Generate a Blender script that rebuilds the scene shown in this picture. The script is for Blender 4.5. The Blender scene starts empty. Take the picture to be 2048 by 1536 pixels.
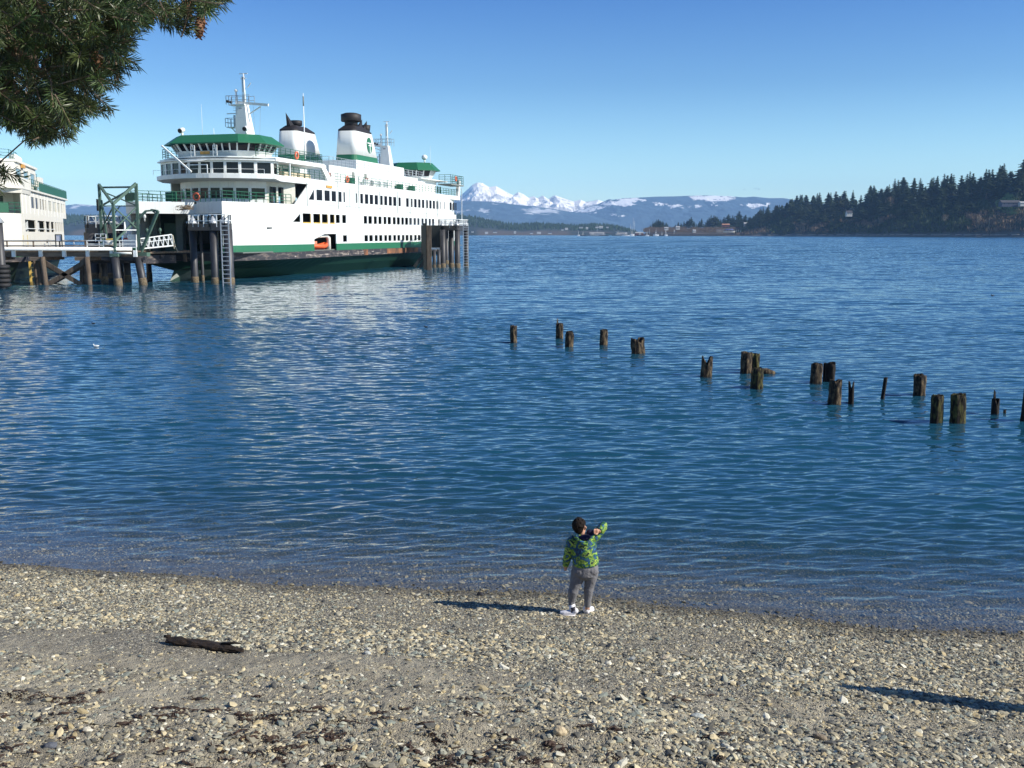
import bpy, bmesh, math, random
import numpy as np
from mathutils import Vector, Matrix
R = math.radians
rnd = random.Random(7)
S = bpy.context.scene
COL = S.collection
# ------------------------------------------------------------------ camera, sky, sun
F = 2000.0; CH = 5.0; PT = math.atan(300 / F); CP, SP = math.cos(PT), math.sin(PT)
cd = bpy.data.cameras.new("camera"); cam = bpy.data.objects.new("camera", cd); COL.objects.link(cam)
cam.location = (0, 0, CH); cam.rotation_euler = (R(90) - PT, 0, 0)
cd.sensor_width = 36; cd.lens = 36 * F / 2048; cd.clip_start = 0.1; cd.clip_end = 90000
S.camera = cam
SUN_EL, SUN_AZ = 34.0, -15.5          # azimuth from +x towards -y
sdir = Vector((math.cos(R(SUN_AZ)) * math.cos(R(SUN_EL)), math.sin(R(SUN_AZ)) * math.cos(R(SUN_EL)), math.sin(R(SUN_EL))))
W = bpy.data.worlds.new("World"); S.world = W; W.use_nodes = True
nt = W.node_tree; nt.nodes.clear()
sky = nt.nodes.new('ShaderNodeTexSky'); sky.sky_type = 'NISHITA'; sky.sun_disc = False
sky.sun_elevation = R(SUN_EL); sky.sun_rotation = math.atan2(sdir.x, sdir.y)
sky.air_density = 1.0; sky.dust_density = 0.2; sky.ozone_density = 2.2; sky.altitude = 0
hs = nt.nodes.new('ShaderNodeHueSaturation'); hs.inputs['Saturation'].default_value = 1.0
bg = nt.nodes.new('ShaderNodeBackground'); bg.inputs[1].default_value = 0.15
wo = nt.nodes.new('ShaderNodeOutputWorld')
tcw = nt.nodes.new('ShaderNodeTexCoord'); sxz = nt.nodes.new('ShaderNodeSeparateXYZ'); nt.links.new(tcw.outputs['Generated'], sxz.inputs[0])
rmp = nt.nodes.new('ShaderNodeValToRGB'); e = rmp.color_ramp.elements      # clear cold winter air: much bluer towards the horizon
e[0].position = 0; e[0].color = (.60, .75, .80, 1); e[1].position = .6; e[1].color = (.12, .21, .35, 1)
for p_, c_ in ((.05, (.57, .74, .78)), (.14, (.295, .45, .595)), (.22, (.175, .33, .56)), (.36, (.20, .365, .62))):
    q_ = e.new(p_); q_.color = (*c_, 1)
nt.links.new(sxz.outputs[2], rmp.inputs[0])
mulw = nt.nodes.new('ShaderNodeMix'); mulw.data_type = 'RGBA'; mulw.blend_type = 'MULTIPLY'; mulw.inputs[0].default_value = 1
nt.links.new(sky.outputs[0], mulw.inputs[6]); nt.links.new(rmp.outputs[0], mulw.inputs[7])
hs.inputs['Value'].default_value = 1.28
nt.links.new(mulw.outputs[2], hs.inputs['Color']); nt.links.new(hs.outputs[0], bg.inputs[0]); nt.links.new(bg.outputs[0], wo.inputs[0])
sl = bpy.data.lights.new("sun", 'SUN'); sl.energy = 4.95; sl.angle = R(0.5); sl.color = (1, .94, .84)
so = bpy.data.objects.new("sun", sl); COL.objects.link(so); so.rotation_euler = sdir.to_track_quat('Z', 'Y').to_euler(); so.location = (60, -20, 60)
S.view_settings.view_transform = 'Standard'; S.view_settings.look = 'None'
S.view_settings.exposure = 0.35; S.view_settings.gamma = 1
S.render.engine = 'CYCLES'
S.cycles.max_bounces = 8; S.cycles.transparent_max_bounces = 16; S.cycles.volume_bounces = 3
# ------------------------------------------------------------------ survey helpers
def ray(px, py):
    a = (px - 1024) / F; b = (768 - py) / F
    return (a, b * SP + CP, b * CP - SP)
def G(px, py, z=0.0):
    d = ray(px, py); t = (z - CH) / d[2]; return Vector((d[0] * t, d[1] * t, z))
def A(px, py, Y):
    d = ray(px, py); t = Y / d[1]; return Vector((d[0] * t, Y, CH + d[2] * t))
class Frame:
    """local frame of a ship: x across (0 = side plane seen), y along, z up"""
    def __init__(s, px, Y, th):
        s.o = A(px, 520, Y); s.th = th; s.c, s.s = math.cos(th), math.sin(th)
    def side(s, px, py, X=0.0):
        d = ray(px, py); t = (s.o.x * s.c - s.o.y * s.s + X) / (d[0] * s.c - d[1] * s.s)
        wx, wy = d[0] * t - s.o.x, d[1] * t - s.o.y
        return (wx * s.s + wy * s.c, CH + d[2] * t)
    def front(s, px, py, Y=0.0):
        d = ray(px, py); t = (s.o.x * s.s + s.o.y * s.c + Y) / (d[0] * s.s + d[1] * s.c)
        wx, wy = d[0] * t - s.o.x, d[1] * t - s.o.y
        return (wx * s.c - wy * s.s, CH + d[2] * t)
# ------------------------------------------------------------------ numpy noise
def _h(ix, iy, seed):
    n = (ix.astype(np.int64) * 374761393 + iy.astype(np.int64) * 668265263 + seed * 974711) & 0x7fffffff
    n = ((n ^ (n >> 13)) * 1274126177) & 0x7fffffff
    return ((n ^ (n >> 16)) & 0xffff) / 65535.0
def vnoise(x, y, seed=0):
    x = np.asarray(x, float); y = np.asarray(y, float)
    ix, iy = np.floor(x), np.floor(y); fx, fy = x - ix, y - iy
    fx = fx * fx * (3 - 2 * fx); fy = fy * fy * (3 - 2 * fy)
    a = _h(ix, iy, seed); b = _h(ix + 1, iy, seed); c = _h(ix, iy + 1, seed); d = _h(ix + 1, iy + 1, seed)
    return (a * (1 - fx) + b * fx) * (1 - fy) + (c * (1 - fx) + d * fx) * fy
def fbm(x, y, o=5, seed=0, g=.5):
    v = 0; a = 1; t = 0
    for i in range(o):
        v = v + a * vnoise(np.asarray(x) * 2 ** i, np.asarray(y) * 2 ** i, seed + i * 7); t += a; a *= g
    return v / t
# ------------------------------------------------------------------ materials
MATS = {}
def mat(name, c, rough=.6, var=.12, scale=3.0, metal=0, spec=.4, c2=None, thr=None, bump=0, stretch=None, attr=None, coat=0):
    if name in MATS: return MATS[name]
    m = bpy.data.materials.new(name); m.use_nodes = True; n = m.node_tree.nodes; l = m.node_tree.links
    b = n['Principled BSDF']; b.inputs['Roughness'].default_value = rough; b.inputs['Metallic'].default_value = metal
    b.inputs['Specular IOR Level'].default_value = spec
    if coat: b.inputs['Coat Weight'].default_value = coat
    tc = n.new('ShaderNodeTexCoord'); mp = n.new('ShaderNodeMapping'); l.new(tc.outputs['Object'], mp.inputs[0])
    if stretch: mp.inputs['Scale'].default_value = stretch
    nz = n.new('ShaderNodeTexNoise'); nz.inputs['Scale'].default_value = scale; nz.inputs['Detail'].default_value = 6
    nz.inputs['Roughness'].default_value = .65
    l.new(mp.outputs[0], nz.inputs['Vector'])
    rp = n.new('ShaderNodeValToRGB'); l.new(nz.outputs[0], rp.inputs[0])
    lo, hi = thr if thr else (.3, .7)
    rp.color_ramp.elements[0].position = lo; rp.color_ramp.elements[1].position = hi
    if c2 is None: c2 = tuple(min(1, x * (1 + var)) for x in c); c = tuple(x * (1 - var) for x in c)
    rp.color_ramp.elements[0].color = (*c, 1); rp.color_ramp.elements[1].color = (*c2, 1)
    out = rp.outputs[0]
    if attr:
        at = n.new('ShaderNodeAttribute'); at.attribute_name = attr
        mx = n.new('ShaderNodeMix'); mx.data_type = 'RGBA'; mx.blend_type = 'MULTIPLY'; mx.inputs[0].default_value = 1
        l.new(at.outputs['Color'], mx.inputs[6]); l.new(out, mx.inputs[7]); out = mx.outputs[2]
    l.new(out, b.inputs['Base Color'])
    if bump:
        bp = n.new('ShaderNodeBump'); bp.inputs['Strength'].default_value = bump; bp.inputs['Distance'].default_value = .05
        l.new(nz.outputs[0], bp.inputs['Height']); l.new(bp.outputs[0], b.inputs['Normal'])
    MATS[name] = m; return m
def dripmat(name, base, stain, amt=.5, rough=.45, scale=1.0, zs=.12):
    """paint with vertical run-off stains"""
    if name in MATS: return MATS[name]
    m = mat(name, base, rough=rough, var=.03, scale=.6)
    n = m.node_tree.nodes; l = m.node_tree.links; b = n['Principled BSDF']
    src = b.inputs['Base Color'].links[0].from_socket
    tc = n.new('ShaderNodeTexCoord'); mp = n.new('ShaderNodeMapping'); mp.inputs['Scale'].default_value = (scale, scale, scale * zs)
    l.new(tc.outputs['Object'], mp.inputs[0])
    nz = n.new('ShaderNodeTexNoise'); nz.inputs['Scale'].default_value = 3.2; nz.inputs['Detail'].default_value = 8; nz.inputs['Roughness'].default_value = .7
    l.new(mp.outputs[0], nz.inputs['Vector'])
    rp = n.new('ShaderNodeValToRGB'); rp.color_ramp.elements[0].position = .52; rp.color_ramp.elements[1].position = .8
    l.new(nz.outputs[0], rp.inputs[0])
    mu = n.new('ShaderNodeMath'); mu.operation = 'MULTIPLY'; mu.inputs[1].default_value = amt; l.new(rp.outputs[0], mu.inputs[0])
    mx = n.new('ShaderNodeMix'); mx.data_type = 'RGBA'; l.new(mu.outputs[0], mx.inputs[0]); l.new(src, mx.inputs[6]); mx.inputs[7].default_value = (*stain, 1)
    l.new(mx.outputs[2], b.inputs['Base Color']); return m
M = {}
M['white'] = dripmat('white_paint', (.74, .77, .75), (.40, .37, .31), .5)
M['cream'] = dripmat('aged_white_paint', (.76, .74, .66), (.42, .36, .24), .6)
M['wdeck'] = mat('white_trim', (.78, .81, .80), .5)
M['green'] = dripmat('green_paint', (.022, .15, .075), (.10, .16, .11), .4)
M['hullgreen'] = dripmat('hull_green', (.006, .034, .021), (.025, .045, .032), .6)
M['railgreen'] = mat('rail_green', (.018, .11, .062), .5)
M['truss'] = mat('weathered_green_steel', (.075, .135, .105), .7, var=.25)
M['black'] = mat('sooty_black', (.022, .02, .022), .6)
M['guard'] = mat('rub_rail', (.035, .035, .042), .7, c2=(.30, .24, .20), thr=(.5, .85), scale=.9, stretch=(1, 1, 3))
M['rust'] = mat('rusty_rub_rail', (.05, .035, .03), .8, c2=(.30, .13, .06), thr=(.35, .7), scale=.7)
M['glass'] = mat('dark_glass', (.008, .010, .016), .08, spec=.25)
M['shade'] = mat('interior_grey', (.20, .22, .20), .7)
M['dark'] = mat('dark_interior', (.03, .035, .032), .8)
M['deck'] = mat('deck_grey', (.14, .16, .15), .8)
M['orange'] = mat('orange_rubber', (.75, .12, .035), .5)
M['ring'] = mat('lifebuoy_orange', (.70, .16, .08), .5)
M['yellow'] = mat('yellow_paint', (.62, .42, .10), .6)
M['steel'] = mat('dark_pile_coating', (.038, .038, .042), .5, var=.3, scale=1.5, spec=.5)
M['pilegrey'] = mat('grey_pile_coating', (.034, .035, .040), .5, var=.25, scale=1.5, spec=.5)
M['growth'] = mat('barnacle_growth', (.05, .035, .02), .9, c2=(.24, .19, .12), scale=9, bump=.6)
M['galv'] = mat('galvanised_steel', (.42, .45, .48), .4, metal=.3)
M['oldwood'] = mat('old_wood', (.05, .038, .028), .9, c2=(.17, .13, .095), scale=2, stretch=(3, 3, .4), bump=.5)
M['beam'] = mat('weathered_timber', (.09, .065, .045), .9, c2=(.26, .20, .15), scale=1.2, stretch=(.5, 3, 3))
M['tyre'] = mat('tyre_rubber', (.02, .02, .022), .7)
M['beige'] = mat('beige_cushion', (.62, .52, .38), .8)
M['sign'] = mat('amber_sign', (.62, .33, .08), .5)
# ------------------------------------------------------------------ objects
def tag(o, label=None, cat=None, group=None, kind=None):
    if label: o['label'] = label
    if cat: o['category'] = cat
    if group: o['group'] = group
    if kind: o['kind'] = kind
    return o
def empty(name, label=None, cat=None, loc=(0, 0, 0), rz=0, group=None):
    o = bpy.data.objects.new(name, None); o.empty_display_size = .5; COL.objects.link(o); o.location = loc; o.rotation_euler = (0, 0, rz)
    return tag(o, label, cat, group)
def link(name, me, m=None, parent=None):
    o = bpy.data.objects.new(name, me); COL.objects.link(o)
    if m and not me.materials: me.materials.append(m)
    if parent: o.parent = parent
    return o
def npmesh(name, V, Fq, smooth=False, cols=None):
    """V (n,3), Fq (m,k) arrays"""
    V = np.asarray(V, np.float32); Fq = np.asarray(Fq, np.int32); k = Fq.shape[1]
    me = bpy.data.meshes.new(name); me.vertices.add(len(V)); me.vertices.foreach_set('co', V.ravel())
    me.loops.add(Fq.size); me.loops.foreach_set('vertex_index', Fq.ravel())
    me.polygons.add(len(Fq)); me.polygons.foreach_set('loop_start', np.arange(0, Fq.size, k, dtype=np.int32))
    me.polygons.foreach_set('loop_total', np.full(len(Fq), k, np.int32))
    me.polygons.foreach_set('use_smooth', np.full(len(Fq), smooth))
    if cols is not None:
        ca = me.color_attributes.new('tint', 'FLOAT_COLOR', 'POINT')
        c4 = np.ones((len(V), 4), np.float32); c4[:, :3] = cols; ca.data.foreach_set('color', c4.ravel())
    me.update(calc_edges=True); me.validate(); return me
class MB:
    def __init__(s): s.v = []; s.f = []; s.sm = []
    def add(s, vs, fs, smooth=False):
        b = len(s.v); s.v += [tuple(p) for p in vs]; s.f += [tuple(i + b for i in f) for f in fs]; s.sm += [smooth] * len(fs); return s
    def box(s, a, b, M4=None):
        x0, y0, z0 = (min(a[i], b[i]) for i in range(3)); x1, y1, z1 = (max(a[i], b[i]) for i in range(3))
        vs = [Vector(p) for p in ((x0, y0, z0), (x1, y0, z0), (x1, y1, z0), (x0, y1, z0), (x0, y0, z1), (x1, y0, z1), (x1, y1, z1), (x0, y1, z1))]
        if M4: vs = [M4 @ p for p in vs]
        return s.add(vs, [(0, 3, 2, 1), (4, 5, 6, 7), (0, 1, 5, 4), (1, 2, 6, 5), (2, 3, 7, 6), (3, 0, 4, 7)])
    def bar(s, p, q, w, h=None):
        p, q = Vector(p), Vector(q); h = h or w; d = (q - p)
        if d.length < 1e-6: return s
        d.normalize(); up = Vector((0, 0, 1)) if abs(d.z) < .95 else Vector((0, 1, 0))
        a = d.cross(up).normalized() * w / 2; b = a.cross(d).normalized() * h / 2
        vs = [p - a - b, p + a - b, p + a + b, p - a + b, q - a - b, q + a - b, q + a + b, q - a + b]
        return s.add(vs, [(0, 1, 2, 3), (7, 6, 5, 4), (0, 4, 5, 1), (1, 5, 6, 2), (2, 6, 7, 3), (3, 7, 4, 0)])
    def tube(s, pts, rs, n=8, caps=True, smooth=True):
        pts = [Vector(p) for p in pts]
        if not hasattr(rs, '__len__'): rs = [rs] * len(pts)
        vs = []; fs = []
        ref = None
        for i, p in enumerate(pts):
            d = (pts[min(i + 1, len(pts) - 1)] - pts[max(i - 1, 0)])
            d = d.normalized() if d.length > 1e-9 else Vector((0, 0, 1))
            if ref is None: ref = Vector((1, 0, 0)) if abs(d.x) < .9 else Vector((0, 1, 0))
            a = (ref - d * ref.dot(d)).normalized(); b = d.cross(a); ref = a
            r = rs[i]; rx, ry = r if hasattr(r, '__len__') else (r, r)
            for k in range(n):
                t = 2 * math.pi * k / n; vs.append(p + a * math.cos(t) * rx + b * math.sin(t) * ry)
        for i in range(len(pts) - 1):
            for k in range(n):
                k2 = (k + 1) % n; fs.append((i * n + k, i * n + k2, (i + 1) * n + k2, (i + 1) * n + k))
        s.add(vs, fs, smooth)
        if caps:
            b0 = len(s.v) - len(vs); s.f.append(tuple(b0 + k for k in reversed(range(n)))); s.sm.append(False)
            b1 = len(s.v) - n; s.f.append(tuple(b1 + k for k in range(n))); s.sm.append(False)
        return s
    def ell(s, c, r, nu=12, nv=8, M4=None):
        c = Vector(c); vs = []; fs = []
        for j in range(nv + 1):
            ph = math.pi * j / nv - math.pi / 2
            for i in range(nu):
                t = 2 * math.pi * i / nu
                p = Vector((r[0] * math.cos(ph) * math.cos(t), r[1] * math.cos(ph) * math.sin(t), r[2] * math.sin(ph)))
                vs.append(c + (M4 @ p if M4 else p))
        for j in range(nv):
            for i in range(nu):
                i2 = (i + 1) % nu; fs.append((j * nu + i, j * nu + i2, (j + 1) * nu + i2, (j + 1) * nu + i))
        return s.add(vs, fs, True)
    def prism(s, pts, z0, z1, smooth=False):
        """plan polygon (counter-clockwise seen from above) extruded; z0/z1 numbers"""
        n = len(pts); a = sum(pts[i][0] * pts[(i + 1) % n][1] - pts[(i + 1) % n][0] * pts[i][1] for i in range(n))
        if a < 0: pts = pts[::-1]
        vs = [(p[0], p[1], z0) for p in pts] + [(p[0], p[1], z1) for p in pts]
        fs = [tuple(reversed(range(n))), tuple(range(n, 2 * n))] + [(i, (i + 1) % n, n + (i + 1) % n, n + i) for i in range(n)]
        return s.add(vs, fs, smooth)
    def loft(s, A_, z0, B_, z1):
        n = len(A_); vs = [(p[0], p[1], z0) for p in A_] + [(p[0], p[1], z1) for p in B_]
        return s.add(vs, [tuple(reversed(range(n))), tuple(range(n, 2 * n))] + [(i, (i + 1) % n, n + (i + 1) % n, n + i) for i in range(n)])
    def wall(s, P, Q, zb, zt, holes=(), t=.12):
        """vertical wall from plan point P to Q (outside on the right-hand of P->Q), real holes (u0,u1,zb0,zb1,zt0,zt1)"""
        P, Q = Vector((P[0], P[1])), Vector((Q[0], Q[1])); L = (Q - P).length; d = (Q - P) / L; nrm = Vector((d.y, -d.x))
        us = sorted({0, L} | {min(max(h[i], 0), L) for h in holes for i in (0, 1)})
        def pt(u, z, k): w = P + d * u - nrm * k; return (w.x, w.y, z)
        def q(u0, u1, a0, a1, b0, b1):
            if b0 - a0 < 1e-4 and b1 - a1 < 1e-4: return
            s.add([pt(u0, a0, 0), pt(u1, a1, 0), pt(u1, b1, 0), pt(u0, b0, 0), pt(u0, a0, t), pt(u1, a1, t), pt(u1, b1, t), pt(u0, b0, t)],
                  [(0, 1, 2, 3), (7, 6, 5, 4), (0, 4, 5, 1), (2, 6, 7, 3)] + [(0, 3, 7, 4)] + [(1, 5, 6, 2)])
        for i in range(len(us) - 1):
            u0, u1 = us[i], us[i + 1]
            if u1 - u0 < 1e-5: continue
            act = []
            for h in holes:
                if h[0] <= u0 + 1e-6 and h[1] >= u1 - 1e-6:
                    f0 = (u0 - h[0]) / (h[1] - h[0]); f1 = (u1 - h[0]) / (h[1] - h[0])
                    act.append((h[2] + (h[3] - h[2]) * f0, h[2] + (h[3] - h[2]) * f1, h[4] + (h[5] - h[4]) * f0, h[4] + (h[5] - h[4]) * f1))
            act.sort(key=lambda a: a[0] + a[1]); lo = (zb, zb)
            for a in act: q(u0, u1, lo[0], lo[1], a[0], a[1]); lo = (a[2], a[3])
            q(u0, u1, lo[0], lo[1], zt, zt)
        return s
    def rail(s, path, h, n=3, step=1.5, w=.05):
        for a, b in zip(path, path[1:]):
            a, b = Vector(a), Vector(b); L = (b - a).length; k = max(1, round(L / step))
            for i in range(k + 1):
                p = a.lerp(b, i / k); s.bar(p, p + Vector((0, 0, h)), w)
            for j in range(n): z = Vector((0, 0, h * (j + 1) / n)); s.bar(a + z, b + z, w)
        return s
    def ladder(s, p, q, wdir, width, step=.3, w=.05):
        p, q, wd = Vector(p), Vector(q), Vector(wdir).normalized() * width / 2
        s.bar(p - wd, q - wd, w); s.bar(p + wd, q + wd, w); n = int((q - p).length / step)
        for i in range(n + 1): c = p.lerp(q, (i + .5) / (n + 1)); s.bar(c - wd, c + wd, w * .8)
        return s
    def ring(s, c, r, rt, ax='y', n=16, m=6):
        c = Vector(c); pts = []
        for k in range(n + 1):
            t = 2 * math.pi * k / n; a, b = r * math.cos(t), r * math.sin(t)
            pts.append(c + (Vector((a, 0, b)) if ax == 'y' else Vector((0, a, b)) if ax == 'x' else Vector((a, b, 0))))
        return s.tube(pts, rt, m, caps=False)
    def build(s, name, m, parent=None, bevel=0):
        me = bpy.data.meshes.new(name); me.from_pydata(s.v, [], s.f)
        me.polygons.foreach_set('use_smooth', s.sm); me.update()
        return link(name, me, m, parent)
exec_parts = []
# ================================================================== BEACH, SEABED
SN = Vector((.193, .981))
def shore_s(x, y):
    x = np.asarray(x, float); y = np.asarray(y, float)
    s = -((x + 7.82) * .193 + (y - 14.70) * .981)
    return s + .32 * np.exp(-((x - .6) / 4.5) ** 2) + .10 * np.sin(x * .9 + 1) * np.exp(-(x / 14) ** 2) + .05 * np.sin(x * 2.3)
def gz(x, y):
    s = shore_s(x, y)
    up = .085 * s + .011 * s * s
    dn = np.where(s > -9, .075 * s, -.675 + (s + 9) * .13); dn = np.maximum(dn, -7.0)
    z = np.where(s > 0, np.minimum(up, .75 + 0 * s), dn)
    yy = np.asarray(y, float)
    bank = .75 + (3.25 - .75) * np.clip((6.2 - yy) / 3.4, 0, 1) ** 1.2
    z = np.where(yy < 6.2, bank, z)
    near = (s > -3) & (yy > 5)
    und = (fbm(np.asarray(x) * 1.1, yy * 1.1, 4, 3) - .5) * .10 * np.clip(s / 2, 0, 1) + (fbm(np.asarray(x) * 3.1, yy * 3.1, 3, 8) - .5) * .06 * np.clip((s - 2.6) / .8, 0, 1)
    return np.where(near, z + und, z)
def gzf(x, y): return float(gz(np.array([x]), np.array([y]))[0])
def make_beach():
    ys = np.concatenate([np.linspace(-40, 4, 30), np.linspace(4.3, 20, 240), np.geomspace(20.4, 60, 40), np.geomspace(64, 16200, 40)])
    xs = np.concatenate([-np.geomspace(10500, 12, 40), np.linspace(-11.9, 11.9, 260), np.geomspace(12, 10500, 40)])
    X, Y = np.meshgrid(xs, ys); Z = gz(X, Y)
    n, m = X.shape; idx = np.arange(n * m).reshape(n, m)
    Fq = np.stack([idx[:-1, :-1], idx[:-1, 1:], idx[1:, 1:], idx[1:, :-1]], -1).reshape(-1, 4)
    s_ = shore_s(X, Y); sh = s_ + (fbm(X * .7, Y * .7, 4, 11) - .5) * .5
    wet = np.clip(1 - (sh - .12) / .5, 0, 1)
    sand = np.clip((s_ - 3.25 - .12 * X * 0 + (fbm(X * .5, Y * .9, 4, 21) - .5) * 2.6) / .7, 0, 1)
    c = np.stack([wet, sand, 0 * wet], -1).reshape(-1, 3)
    me = npmesh('beach', np.stack([X, Y, Z], -1).reshape(-1, 3), Fq, True, c)
    m_ = bpy.data.materials.new('beach_sand'); m_.use_nodes = True; n = m_.node_tree.nodes; l = m_.node_tree.links; b = n['Principled BSDF']
    tc = n.new('ShaderNodeTexCoord')
    at = n.new('ShaderNodeAttribute'); at.attribute_name = 'tint'; sp = n.new('ShaderNodeSeparateColor'); l.new(at.outputs['Color'], sp.inputs[0])
    vo = n.new('ShaderNodeTexVoronoi'); vo.inputs['Scale'].default_value = 70; l.new(tc.outputs['Object'], vo.inputs[0])
    vr = n.new('ShaderNodeValToRGB'); e = vr.color_ramp.elements; e[0].position = 0; e[0].color = (.06, .054, .042, 1); e[1].position = 1; e[1].color = (.50, .46, .35, 1)
    e2 = vr.color_ramp.elements.new(.55); e2.color = (.20, .18, .135, 1)
    sc = n.new('ShaderNodeSeparateColor'); l.new(vo.outputs['Color'], sc.inputs[0]); l.new(sc.outputs[0], vr.inputs[0])
    nz = n.new('ShaderNodeTexNoise'); nz.inputs['Scale'].default_value = 2.2; nz.inputs['Detail'].default_value = 12; nz.inputs['Roughness'].default_value = .72; l.new(tc.outputs['Object'], nz.inputs['Vector'])
    sr = n.new('ShaderNodeValToRGB'); e = sr.color_ramp.elements; e[0].position = .3; e[0].color = (.17, .148, .105, 1); e[1].position = .68; e[1].color = (.42, .38, .28, 1); l.new(nz.outputs[0], sr.inputs[0])
    mx = n.new('ShaderNodeMix'); mx.data_type = 'RGBA'; l.new(sp.outputs[1], mx.inputs[0]); l.new(vr.outputs[0], mx.inputs[6]); l.new(sr.outputs[0], mx.inputs[7])
    wm = n.new('ShaderNodeMix'); wm.data_type = 'RGBA'; wm.blend_type = 'MULTIPLY'; wm.inputs[7].default_value = (.60, .57, .50, 1)
    l.new(sp.outputs[0], wm.inputs[0]); l.new(mx.outputs[2], wm.inputs[6]); l.new(wm.outputs[2], b.inputs['Base Color'])
    ro = n.new('ShaderNodeMapRange'); ro.inputs[3].default_value = .9; ro.inputs[4].default_value = .5; l.new(sp.outputs[0], ro.inputs[0]); l.new(ro.outputs[0], b.inputs['Roughness'])
    b1 = n.new('ShaderNodeBump'); b1.inputs['Strength'].default_value = .9; b1.inputs['Distance'].default_value = .012; l.new(vo.outputs['Distance'], b1.inputs['Height']); b1.invert = True
    n2 = n.new('ShaderNodeTexNoise'); n2.inputs['Scale'].default_value = 9; n2.inputs['Detail'].default_value = 8; l.new(tc.outputs['Object'], n2.inputs['Vector'])
    b2 = n.new('ShaderNodeBump'); b2.inputs['Strength'].default_value = .9; b2.inputs['Distance'].default_value = .06; l.new(n2.outputs[0], b2.inputs['Height']); l.new(b1.outputs[0], b2.inputs['Normal']); l.new(b2.outputs[0], b.inputs['Normal'])
    o = link('beach', me, m_); tag(o, kind='structure')
make_beach()
# icosahedron
def ico():
    t = (1 + 5 ** .5) / 2
    v = np.array([(-1, t, 0), (1, t, 0), (-1, -t, 0), (1, -t, 0), (0, -1, t), (0, 1, t), (0, -1, -t), (0, 1, -t), (t, 0, -1), (t, 0, 1), (-t, 0, -1), (-t, 0, 1)], float)
    v /= np.linalg.norm(v[0])
    f = np.array([(0, 11, 5), (0, 5, 1), (0, 1, 7), (0, 7, 10), (0, 10, 11), (1, 5, 9), (5, 11, 4), (11, 10, 2), (10, 7, 6), (7, 1, 8), (3, 9, 4), (3, 4, 2), (3, 2, 6), (3, 6, 8), (3, 8, 9), (4, 9, 5), (2, 4, 11), (6, 2, 10), (8, 6, 7), (9, 8, 1)])
    return v, f
def make_pebbles():
    g = np.random.default_rng(5)
    N = 600000
    y = 7.2 + g.random(N) * 12.0; x = (g.random(N) * 2 - 1) * (.60 * y + 1.0)
    s = shore_s(x, y)
    n1 = fbm(x * .55, y * 1.1, 4, 31); n2 = fbm(x * 2.2, y * 2.2, 3, 41)
    right = np.clip((x + 2) / 6, 0, 1)
    sw = s + (fbm(x * .45, y * .8, 3, 55) - .5) * 1.8; dens = np.where(sw < 2.8, .95, np.where(sw < 3.3, .75, .07 + .42 * right))
    dens = np.where(sw > 4.15, .26 + .32 * right, dens)
    dens = np.where(s < .25, .5, dens); dens = np.where(s < -.3, .55 * np.clip((s + 6.5) / 5, 0, 1), dens)
    dens = dens * np.clip(.35 + 1.6 * (n1 - .2), 0.15, 1.3) * np.clip(.5 + n2, 0, 1.2)
    keep = g.random(N) < dens * .78
    x, y, s, n1 = x[keep], y[keep], s[keep], n1[keep]; n = len(x)
    r = .0050 * np.exp(np.abs(g.normal(0, .62, n))) * (1 + .38 * ((s > 2.1) & (s < 3.1)) + .45 * (s > 3.9)) * (.85 + .5 * n1)
    r = np.clip(r, .0048, .040)
    iv, if_ = ico()
    sc = np.stack([1.05 + .75 * g.random(n), .75 + .4 * g.random(n), .32 + .32 * g.random(n)], -1) * r[:, None]
    a = g.random(n) * 2 * np.pi; ca, sa = np.cos(a), np.sin(a)
    tl = g.normal(0, .28, n)
    P = iv[None] * (1 + g.normal(0, .17, (n, 12, 1)))
    P = P * sc[:, None, :]
    Z2 = P[..., 2] + P[..., 0] * tl[:, None]
    X2 = P[..., 0] * ca[:, None] - P[..., 1] * sa[:, None]; Y2 = P[..., 0] * sa[:, None] + P[..., 1] * ca[:, None]
    zc = gz(x, y) + sc[:, 2] * .35
    V = np.stack([X2 + x[:, None], Y2 + y[:, None], Z2 + zc[:, None]], -1).reshape(-1, 3)
    Fq = (if_[None] + (np.arange(n) * 12)[:, None, None]).reshape(-1, 3)
    pal = .93 * np.array([(.50, .45, .34), (.33, .31, .26), (.17, .165, .15), (.10, .10, .10), (.60, .52, .37), (.38, .39, .35), (.46, .38, .24), (.68, .66, .60), (.24, .27, .26), (.34, .29, .20)])
    w = np.array([.14, .16, .18, .14, .09, .10, .045, .06, .09, .03]); w /= w.sum()
    c = pal[g.choice(len(pal), n, p=w)] * (.8 + .4 * g.random(n))[:, None]
    wet = np.clip(1 - (s - .12 - (n1 - .5) * .7) / .5, 0, 1)[:, None]
    c = c * np.array((1.0, .985, .86)) * (1 - .58 * wet * np.clip(1 + (s[:, None] + .1) / .8, .3, 1))
    cols = np.repeat(c[:, None, :], 12, 1).reshape(-1, 3)
    me = npmesh('pebbles', V, Fq, False, cols)
    m = mat('pebble_stone', (.85, .85, .85), .75, c2=(1.1, 1.1, 1.1), scale=60, attr='tint')
    o = link('pebbles', me, m); tag(o, kind='stuff', label='grey, tan and cream shingle covering the beach')
make_pebbles()
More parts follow.
